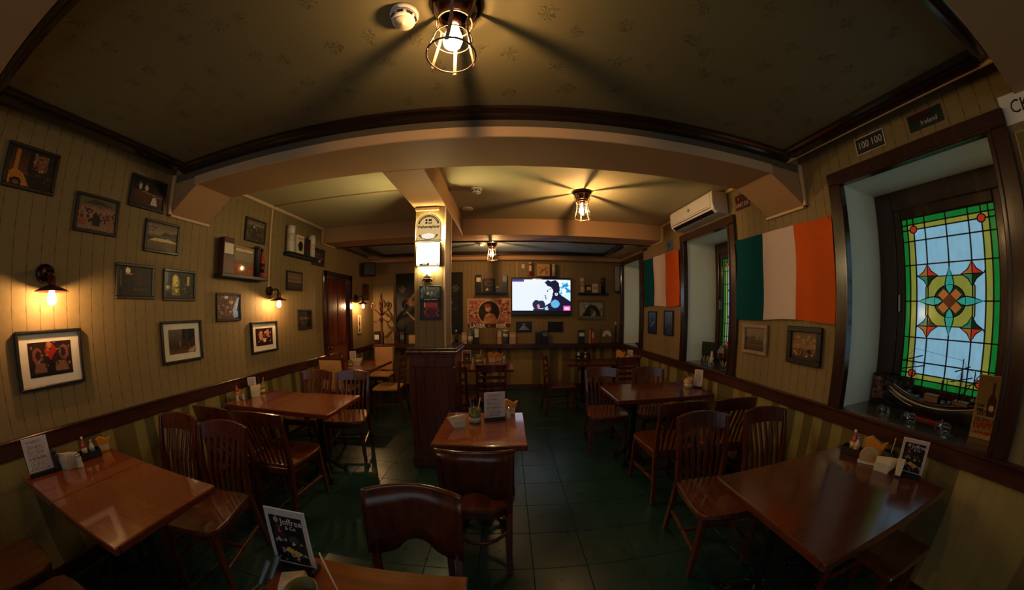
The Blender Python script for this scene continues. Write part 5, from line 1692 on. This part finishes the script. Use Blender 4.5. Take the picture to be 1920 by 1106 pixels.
# far centre table
shaker('salt shaker next to the poster card on the far centre table', -.555, 4.66, 'salt')
pot('olive pot on the far centre table', -.47, 4.69, TZ, .05, .12, 2)
shaker('tall pale shaker in the middle of the far centre table', -.36, 4.60, 'salt')
packet('orange packet on the far centre table, centre', -.25, 4.68, TZ, 0, 1.5)
packet('second orange packet behind it on the far centre table', -.15, 4.77, TZ, D2R(20), 1.4)
bottle('pale bottle at the right end of the far centre table', -.06, 4.72, TZ, .13, .022, 'cream', 'black', 'tan')
# far left table
bottle('thin pink bottle on the far left table near the door', -2.53, 4.18, TZ, .16, .016, 'dkred', 'cream', 'dkred')
napkins('cream napkin block on the far left table', -2.36, 4.32, D2R(20), TZ, 1.0)
pot('small olive pot on the far left table', -2.44, 4.25, TZ, .036, .08, 1)
shaker('salt shaker at the near edge of the far left table', -2.50, 4.12, 'salt')
# far right table
t = thing('condiment_box', 'dark metal box with pale tins on the far right table', 'caddy', (1.24, 4.78, TZ), 0)
MB().box(-.12, .12, -.05, .05, 0, .03, .004).box(-.12, -.112, -.05, .05, .02, .13, .002).box(.112, .12, -.05, .05, .02, .13, .002).box(-.12, .12, .042, .05, .02, .13, .002).obj('tray', M['blackmat'], t)
bottle('white bottle in the metal box on the far right table', 1.16, 4.78, TZ + .031, .12, .025, 'white', 'chrome', 'dkgreen')
bottle('red bottle in the metal box on the far right table', 1.28, 4.78, TZ + .031, .11, .02, 'sauce', 'white', 'cream')
pot('tan pot with orange packets by the wall on the far right table', 1.96, 4.57, TZ, .055, .10, 3, 'tan')
packet('orange packet at the wall end of the far right table', 1.86, 4.70, TZ, D2R(-30), 1.6)
stand('pale card by the third window on the far right table', 2.02, 4.66, D2R(-45), 'menu', .09, .17)

# ================================================================== LEDGE AND SHELVES OF THE BACK WALL
LZ = .93
LY = YB - .085


def tin(label, x, y, z, w, h, d, mat, lab=None, name='tin_box', cat='box', shape='box', art=None, par_rz=0.0, labz=(.35, .75)):
    t = thing(name, label, cat, (x, y, z), par_rz, 'tins and boxes on the shelves')
    if shape == 'box':
        MB().box(-w / 2, w / 2, -d / 2, d / 2, 0, h, .003).obj('body', M[mat], t)
        if art:
            paint('printed_front', t, w * .92, h * .94, art, max(8, int(w * 120)), max(10, int(h * 120)), 'print', -d / 2 - .001, .1, 3, z0=h * .03)
        elif lab:
            MB().box(-w * .42, w * .42, -d / 2 - .0015, -d / 2 + .001, h * labz[0], h * labz[1], .0005).obj('label_patch', M[lab], t)
        MB().box(-w / 2 + .002, w / 2 - .002, -d / 2 + .002, d / 2 - .002, h - .002, h + .004, .002).obj('lid', M[mat], t)
    else:
        r = w / 2
        MB().lathe([(r, 0), (r, h * .93), (r * .97, h * .94)], 22).obj('body', M[mat], t)
        MB().lathe([(r * 1.02, h * .90), (r * 1.02, h * .99), (r * .95, h), (0, h)], 22).obj('lid', M[lab or mat], t)
        if lab:
            MB().lathe([(r * 1.01, h * labz[0]), (r * 1.01, h * labz[1])], 22).obj('label_band', M[lab], t)
    return t


tin('black box with white panels at the left end of the back ledge', -2.63, LY, LZ, .11, .24, .08, 'blackmat', 'white')
tin('dark red bottle-box behind the coat stand on the back ledge', -2.20, LY, LZ, .10, .22, .08, 'dkred', 'black')
tin('black tin box with grey print beside the black board on the back ledge', -2.09, LY, LZ, .10, .23, .07, 'blackmat', 'bluegrey')
tin('plain tan card at the foot of the black board on the back ledge', -1.90, LY + .05, LZ, .17, .155, .012, 'tan', None, 'card', 'card')
bottle('dark bottle with white cap right of the column on the back ledge', -1.0, LY, LZ, .27, .04, 'blackmat', 'white', 'black', group='bottles on the back ledge')
tin('narrow tan box right of the column on the back ledge', -.84, LY, LZ, .10, .22, .05, 'tan', 'cream')
bottle('blue-grey stone bottle under the lager poster on the back ledge', -.725, LY, LZ, .31, .05, 'bluegrey', 'bluegrey', 'cream', group='bottles on the back ledge')
tin('tall box, white above and black below, under the lager poster', -.60, LY, LZ, .095, .31, .07, 'blackmat', 'offwhite', labz=(.42, .97))
tin('tan box with dark print under the right end of the lager poster', -.16, LY, LZ, .08, .26, .06, 'tan', 'cream', labz=(.55, .9))
tin('round grey tin with a pale band on the back ledge', -.045, LY, LZ, .10, .27, .1, 'bluegrey', 'offwhite', shape='round', labz=(.5, .72))
tin('wide tan box left of the centre of the back ledge', .09, LY, LZ, .12, .22, .06, 'tan', 'cream', labz=(.6, .85))
tin('squat black box below the television on the back ledge', .59, LY, LZ, .115, .22, .08, 'black', 'blackmat')
tin('taller black box with grey emblem below the television', .715, LY, LZ, .115, .25, .08, 'black', 'bluegrey', labz=(.6, .9))
tin('dark green box with a white seal toward the right of the back ledge', 1.44, LY, LZ, .12, .26, .08, 'dkgreen', 'white', labz=(.55, .82))
tin('narrow orange-brown book on the back ledge, left of a pair', 1.605, LY, LZ, .045, .26, .09, 'orange', 'tan', 'book', 'book')
tin('narrow red-brown book on the back ledge, right of a pair', 1.665, LY, LZ, .05, .30, .09, 'sauce', 'cream', 'book', 'book')
t = thing('mantel_clock', 'dark block with a pale domed face at the right end of the back ledge', 'clock', (1.955, LY, LZ), 0)
MB().box(-.12, .12, -.04, .04, 0, .28, .006).obj('case', M['frame_brn'], t)
MB().extrude([(.095 * math.cos(PI * i / 16), .14 + .115 * math.sin(PI * i / 16)) for i in range(17)], -.046, -.039, 'xz').obj('dome_face', M['offwhite'], t)
MB().extrude([(.04 * math.cos(PI * i / 10), .13 + .05 * math.sin(PI * i / 10)) for i in range(11)], -.049, -.044, 'xz').box(-.085, .085, -.047, -.04, .02, .12, .002).obj('figure', M['frame_brn'], t)
t = thing('tap_handle', 'thin dark tap handle with pale knob in the corner of the back ledge', 'ornament', (2.15, LY, LZ), 0)
MB().lathe([(.03, 0), (.03, .02), (.012, .05), (.016, .25), (.01, .36)], 14).obj('stem', M['blackmat'], t)
MB().lathe([(.01, .355), (.026, .38), (.024, .41), (0, .425)], 14).obj('knob', M['cream'], t)


def wall_shelf(label, side, a, z, w, d=.13, th=.032):
    (x, y), rz = wall_pose(side, a)
    t = thing('wall_shelf', label, 'shelf', (x, y, z), rz, 'small black wall shelves')
    MB().box(-w / 2, w / 2, -d, -.001, -th, 0, .003).obj('plank', M['black'], t)
    MB().box(-w / 2 + .006, w / 2 - .006, -.012, -.0005, -th - .012, .0, .002).obj('wall_cleat', M['black'], t)
    return t


def on(side, a, off):
    (x, y), rz = wall_pose(side, a)
    return {'L': (x + off, y), 'R': (x - off, y), 'B': (x, y - off)}[side]


wall_shelf('black wall shelf of dark boxes above the lager poster', 'B', -.31, 1.925, .62)
for (lab, dx, w, h, m, lb, art) in [
    ('tall black box at the left end of the shelf above the lager poster', -.25, .10, .33, 'black', 'offwhite', None),
    ('wide dark picture box with gold print on the shelf above the lager poster', -.05, .22, .26, 'blackmat', None, [('r', 0, 0, 1, 1, (30, 24, 18)), ('e', .5, .65, .4, .22, (110, 80, 46)), ('e', .5, .65, .3, .14, (50, 36, 22)), ('r', .1, .1, .9, .3, (60, 44, 30)), ('s', .1, .05, .9, .3, 10, .06, [(200, 180, 150), (40, 30, 22)])]),
    ('small mug-like tin on the shelf above the lager poster', .11, .07, .13, 'bluegrey', 'cream', None),
    ('tall black tin at the right end of the shelf above the lager poster', .25, .09, .33, 'black', 'bluegrey', None)]:
    x, y = on('B', -.31 + dx, .065)
    tin(lab, x, y, 1.926, w, h, .08, m, lb, art=art, labz=(.6, .85))
wall_shelf('black wall shelf of mugs to the right of the television', 'B', 1.68, 1.925, .60)
for (lab, dx, w, h, m, lb, sh) in [
    ('white bottle-shaped tin at the left end of the mug shelf', -.22, .085, .30, 'offwhite', 'tan', 'round'),
    ('small red tin on the mug shelf', -.10, .10, .15, 'dkred', 'cream', 'box'),
    ('cream square tin on the mug shelf', .03, .12, .17, 'cream', 'tan', 'box'),
    ('black tube at the right end of the mug shelf', .21, .085, .30, 'black', 'blackmat', 'round')]:
    x, y = on('B', 1.68 + dx, .065)
    tin(lab, x, y, 1.926, w, h, .08, m, lb, shape=sh)
wall_shelf('black wall shelf above the television', 'B', .66, 2.235, .58)
for (lab, dx, w, h, m, lb, sh, ar) in [
    ('red bottle-shaped tin on the shelf above the television', -.22, .06, .27, 'red', 'offwhite', 'round', None),
    ('square tan picture tile on the shelf above the television', .03, .25, .235, 'tan', None, 'box', [('r', 0, 0, 1, 1, (206, 150, 96)), ('s', .1, .1, .9, .9, 30, .08, [(170, 110, 66), (226, 176, 120)]), ('l', .3, .3, .7, .7, .06, (150, 90, 50))]),
    ('tan tube at the right end of the shelf above the television', .235, .07, .235, 'tan', 'cream', 'round', None)]:
    x, y = on('B', .66 + dx, .065)
    tin(lab, x, y, 2.236, w, h, .05, m, lb, shape=sh, art=ar)
tag(MB().box(-.03, .03, -.006, -.001, -.04, .04, .002).obj('wall_socket', M['offwhite'], None, (.30, YB, 2.44)), 'small pale socket plate left of the shelf above the television', 'socket')

# left wall shelves
wall_shelf('black wall shelf with a dark red bottle box, nearer of two on the left wall', 'L', 2.45, 1.955, .62, .12)
def ltin(lab, a, z, w, h, d, m, lb=None, off=.065, **k):
    x, y = on('L', a, off)
    tin(lab, x, y, z, w, h, d, m, lb, par_rz=PI / 2, **k)


ltin('tall dark red box with white label on the near left shelf', 2.225, 1.956, .13, .34, .08, 'dkred', 'offwhite', labz=(.55, .85))
ltin('picture card of orange hills on the near left shelf', 2.47, 1.956, .30, .29, .012, 'tan', None, .05, name='picture_card', cat='card', art=[('r', 0, 0, 1, 1, (120, 96, 70)), ('r', .05, .84, .95, .97, (205, 185, 150)), ('p', [(0, 0), (0, .5), (.3, .42), (.6, .3), (1, .45), (1, 0)], (150, 76, 30)), ('e', .6, .66, .1, .05, (240, 235, 215)), ('s', .05, .05, .95, .4, 16, .05, [(190, 100, 40), (110, 50, 20)]), ('g', .02, .5, .98, .82, (130, 116, 96), (150, 130, 100))])
ltin('black tube beside the red bottle tin on the near left shelf', 2.645, 1.956, .07, .33, .07, 'blackmat', 'dkred', shape='round', labz=(.9, .95))
bottle('shiny red bottle at the right end of the near left shelf', XL + .07, 2.715, 1.956, .32, .038, 'red', 'blackmat', 'dkred', group='bottles on the left shelves')
wall_shelf('black wall shelf with white tubes, farther of two on the left wall', 'L', 3.45, 2.32, .62, .12)
ltin('tall white tube at the left end of the far left shelf', 3.20, 2.321, .10, .33, .1, 'offwhite', 'cream', shape='round', labz=(.4, .7))
ltin('white box with a round black window on the far left shelf', 3.34, 2.321, .16, .23, .09, 'offwhite', name='gift_box', art=[('r', 0, 0, 1, 1, (214, 190, 156)), ('e', .55, .42, .32, .3, (24, 20, 18)), ('r', .1, .8, .9, .9, (150, 120, 90))])
ltin('squat dark box in the middle of the far left shelf', 3.50, 2.321, .13, .22, .08, 'blackmat', 'dkred')
ltin('white tube with dark base at the right end of the far left shelf', 3.64, 2.321, .10, .30, .1, 'offwhite', 'cream', shape='round', labz=(.3, .6))

# ================================================================== WINDOW SILLS
SZ = WZ0 + .012
# ---- ship model on the first sill
t = thing('ship_model', 'black-hulled model sailing ship with white stripes on the big window sill', 'ship model', (2.53, .80, SZ), -PI / 2)
# hull along local x from bow (-) to stern (+)
vs, fs = [], []
NS, NR = 25, 9
HL = .31
for i in range(NS):
    u = i / (NS - 1)
    x = lerp(-HL, HL, u)
    beam_ = .058 * (math.sin(PI * min(1, (u * 1.15 + .04))) ** .55 if u < .82 else math.sin(PI * (.82 * 1.15 + .04)) ** .55 * (1 - (u - .82) * 1.2))
    beam_ = max(beam_, .004)
    sheer = .115 + .075 * (2 * u - 1) ** 2 * (1.15 if u < .5 else .75)
    keel = .028 + .05 * max(0, .18 - u) / .18
    for k in range(NR):
        a = PI * k / (NR - 1)
        yy = -math.cos(a)
        zz = math.sin(a)
        vs.append((x, beam_ * math.copysign(abs(yy) ** .7, yy), lerp(sheer, keel, zz ** .8)))
for i in range(NS - 1):
    for k in range(NR - 1):
        p = i * NR + k
        fs.append((p, p + 1, p + NR + 1, p + NR))
    fs.append((i * NR, (i + 1) * NR, (i + 1) * NR + NR - 1, i * NR + NR - 1))
fs.append(tuple(range(NR)))
fs.append(tuple((NS - 1) * NR + k for k in range(NR)))
MB().add(vs, fs, True).obj('hull', M['hull'], t)


def sheerline(off, sc, u0=0.0, u1=1.0):
    out = []
    for i in range(NS):
        u = i / (NS - 1)
        if u0 <= u <= u1:
            p = vs[i * NR]
            out.append((p[0], p[1] * sc - .0015, p[2] - off))
    return out


MB().tube(sheerline(.0, 1.0), .0032, 6).obj('gunwale', M['deck'], t)
MB().tube(sheerline(.022, .99, .04, .98), .0028, 6).obj('white_stripe', M['white'], t)
MB().tube(sheerline(.05, .93, .03, .35), .0022, 6).obj('white_stripe', M['white'], t)
MB().tube([(x, y + .004, z + .012) for x, y, z in sheerline(0, .9, .08, .3)], .0022, 6).obj('white_stripe', M['white'], t)
MB().box(-.05, .04, -.025, .025, .118, .165, .003).obj('deck_house', M['deck'], t)
MB().box(.13, .22, -.028, .028, .135, .16, .003).obj('stern_house', M['deck'], t)
for (x, y, z) in ((-.1, .0, .125), (.07, -.01, .125), (.10, .02, .125), (.24, 0, .17), (-.16, 0, .145)):
    MB().lathe([(.012, 0), (.016, .008), (.012, .018), (.004, .02)], 10, (x, y, z - .002)).obj('deck_fitting', M['bluegrey'], t)
for k, (x, h, yards) in enumerate(((-.155, .44, ((.31, .075), (.37, .055))), (.155, .40, ((.28, .06), (.34, .04))), (.045, .26, ()), (.075, .27, ()), (.23, .34, ((.27, .04),)))):
    MB().tube([(x, 0, .10), (x, 0, h)], .006, 8, r1=.003).obj('mast', M['hull'], t)
    for (z, l) in yards:
        MB().tube([(x - l, -.012, z - .018), (x, -.004, z), (x + l, .012, z + .02)], .0036, 6).obj('yard', M['hull'], t)
MB().tube([(-.285, 0, .2), (-.36, 0, .235)], .004, 8, r1=.002).obj('bowsprit', M['hull'], t)
MB().tube([(.16, 0, .18), (.27, -.01, .34)], .0026, 6).obj('boom', M['hull'], t)
b = MB()
for (p, q) in (((-.155, 0, .43), (.155, 0, .39)), ((-.155, 0, .42), (-.35, 0, .23)), ((-.155, 0, .36), (-.30, 0, .2)), ((.155, 0, .39), (.30, 0, .18)), ((.155, 0, .33), (.04, 0, .13)), ((-.155, 0, .36), (-.08, 0, .13)), ((.155, 0, .36), (.23, 0, .33)), ((.23, 0, .33), (.305, 0, .17)), ((.045, 0, .25), (-.02, 0, .17))):
    b.tube([p, q], .0009, 4)
for x0, h in ((-.155, .40), (.155, .36)):
    for k in range(4):
        for s in (-1, 1):
            b.tube([(x0 - .03 + k * .02, s * .05, .125), (x0, 0, h)], .0008, 4)
r_ = b.obj('rigging', M['rope'], t)
r_['kind'] = 'stuff'
MB().box(-.14, .13, -.03, .03, 0, .012, .003).box(-.10, -.085, -.025, .025, .01, .045, .002).box(.085, .10, -.025, .025, .01, .045, .002).obj('stand', M['red'], t)

# ---- framed panorama, bottle sign, glass figures on the first sill
t = thing('framed_photo', 'dark panoramic framed photo with blue lights leaning behind the ship bow', 'picture', (2.66, 1.135, SZ), D2R(-84))
MB().box(-.15, .15, -.008, .008, 0, .215, .003).obj('frame', M['frame_blk'], t)
paint('photo_print', t, .285, .20, [('r', 0, 0, 1, 1, (30, 26, 26)), ('p', [(0, .1), (0, .95), (.25, .9), (.3, .2)], (120, 90, 76)), ('s', 0, .2, .35, .95, 20, .05, [(160, 130, 116), (70, 50, 44)]), ('s', .3, .1, .75, .9, 40, .05, [(30, 40, 90), (60, 80, 150), (20, 24, 44)]), ('s', .6, .3, 1, 1, 20, .04, [(60, 70, 60), (40, 44, 40)])], 40, 28, 'print', -.0088, .1, 71, z0=.008)
lettering('JAZZ', .03, t, M['f_white'], (0.05, -.0095, .07))
t = thing('bottle_sign', 'tan sign with brown beer bottle and red HAPPY lettering on the big sill', 'sign', (2.46, .455, SZ), D2R(-78))
MB().box(-.073, .073, -.006, .006, 0, .34, .002).obj('board', M['tan'], t)
paint('sign_print', t, .142, .334, [('r', 0, 0, 1, 1, (150, 120, 70)), ('g', 0, .5, 1, 1, (130, 100, 56), (120, 92, 50)), ('p', [(.42, .36), (.42, .62), (.52, .72), (.54, .9), (.64, .9), (.66, .72), (.76, .62), (.76, .36)], (60, 26, 18)), ('e', .59, .5, .1, .05, (190, 170, 140)), ('t', .05, .36, .4, .56, 3, (70, 50, 34)), ('t', .05, .26, .95, .34, 2, (90, 64, 44)), ('r', .03, .0, .97, .06, (170, 140, 100)), ('t', .1, .07, .9, .12, 1, (140, 30, 24))], 28, 60, 'print_mat', -.0068, .1, 72, z0=.003)
lettering('HAPPY', .05, t, M['red'], (0, -.0085, .075), sx=.86, bold=.0015)
lettering('TAKE', .022, t, M['blackmat'], (-.035, -.0085, .15), sx=.9)
for k, (x, y) in enumerate(((2.345, 1.02), (2.345, .845), (2.345, .635))):
    t = thing('glass_figure', ('small clear glass elephant on the sill beside the blue photo', 'small clear glass elephant on the sill below the ship, middle of three', 'small clear glass elephant on the sill nearest the viewer')[k], 'ornament', (x, y, SZ), -PI / 2 + .3 * k, 'glass elephants on the sill')
    MB().box(-.04, .04, -.03, .03, 0, .006, .002).obj('coaster', M['sill'], t)
    b = MB().lathe([(0, -.028), (.016, -.024), (.024, -.008), (.024, .010), (.014, .026), (0, .03)], 14, T=Matrix.Translation((0, 0, .038)) @ Matrix.Rotation(PI / 2, 4, 'Y'))
    b.obj('body', M['glass'], t)
    MB().lathe([(0, -.016), (.012, -.012), (.016, 0), (.012, .012), (0, .016)], 12, (-.034, 0, .05)).obj('head', M['glass'], t)
    MB().tube([(-.045, 0, .05), (-.058, 0, .04), (-.060, 0, .025), (-.056, 0, .018)], .005, 8, r1=.003).obj('trunk', M['glass'], t)
    for sx in (-1, 1):
        MB().lathe([(.012, -.002), (.014, 0), (.012, .002)], 10, T=Matrix.Translation((-.03, sx * .017, .052)) @ Matrix.Rotation(PI / 2, 4, 'X')).obj('ear', M['glass'], t)
        for sy in (-1, 1):
            MB().lathe([(.007, .005), (.008, .012), (.007, .028)], 10, (sx * .017, sy * .012, 0)).obj('leg', M['glass'], t)

# ---- second sill
t = thing('dark_folder', 'dark framed board leaning in the corner of the second window sill', 'picture', (2.52, 3.28, SZ), D2R(-62))
MB().box(-.09, .09, -.006, .006, 0, .25, .003).obj('board', M['blackmat'], t)
MB().box(-.075, .075, -.0075, -.005, .02, .23, .001).obj('inset', M['dkgreen'], t)
t = thing('paper_cone', 'small cream cone-shaped candle on the second window sill', 'candle', (2.40, 3.05, SZ), 0)
MB().lathe([(.026, 0), (.024, .01), (.010, .16), (0, .166)], 18).obj('cone', M['cream'], t)
MB().lathe([(.034, 0), (.034, .016), (.026, .022)], 18).obj('foot_ring', M['white'], t)
t = thing('lantern', 'dark red faceted lantern on the second window sill', 'lantern', (2.42, 2.86, SZ), 0)
MB().lathe([(.05, 0), (.055, .015), (.03, .03), (.02, .06)], 12, smooth=False).obj('foot', M['blackmat'], t)
MB().lathe([(.03, .06), (.07, .11), (.075, .17), (.045, .23), (.02, .26), (0, .265)], 8, smooth=False).obj('glass_body', M['dkred'], t)
b = MB()
for q in range(8):
    a = q * PI / 4
    b.tube([(r * math.cos(a), r * math.sin(a), z) for r, z in ((.031, .06), (.071, .11), (.076, .17), (.046, .23), (.02, .262))], .003, 5)
b.obj('metal_rib', M['chrome'], t)
for k, (x, y) in enumerate(((2.36, 3.12), (2.33, 2.98), (2.33, 2.74))):
    t = thing('glass_bowl', ('cut-glass bowl by the cream cone on the second sill', 'cut-glass bowl in the middle of the second sill', 'cut-glass bowl at the near end of the second sill')[k], 'bowl', (x, y, SZ), 0, 'glass bowls on the second sill')
    MB().lathe([(.02, 0), (.026, .008), (.04, .03), (.045, .05), (.041, .05), (.034, .03), (.018, .012), (0, .012)], 14, smooth=False).obj('bowl', M['glass'], t)
    b = MB()
    for q in range(5):
        a = q * 1.26
        b.tube([(.01 * math.cos(a), .01 * math.sin(a), .02), (.03 * math.cos(a), .03 * math.sin(a), .08), (.045 * math.cos(a), .045 * math.sin(a), .10)], .006, 6, r1=.002)
    b.obj('pale_sprig', M['cream'], t)
# ---- third sill
t = thing('candle_holder', 'stacked pale glass candle holder on the third window sill', 'candle', (2.42, 4.90, SZ), 0)
MB().lathe([(.06, 0), (.065, .012), (.03, .03), (.05, .05), (.03, .07), (.045, .09), (.02, .12), (.02, .2)], 16).obj('stem', M['glass'], t)
MB().lathe([(.016, .19), (.016, .27), (0, .272)], 12).obj('candle', M['cream'], t)
t = thing('glass_bowl', 'greenish glass dish beside the candle holder on the third sill', 'bowl', (2.36, 5.05, SZ), 0, 'glass bowls on the third sill')
MB().lathe([(.03, 0), (.034, .008), (.07, .045), (.075, .06), (.07, .06), (.06, .045), (.025, .014), (0, .014)], 20).obj('bowl', M['glass'], t)
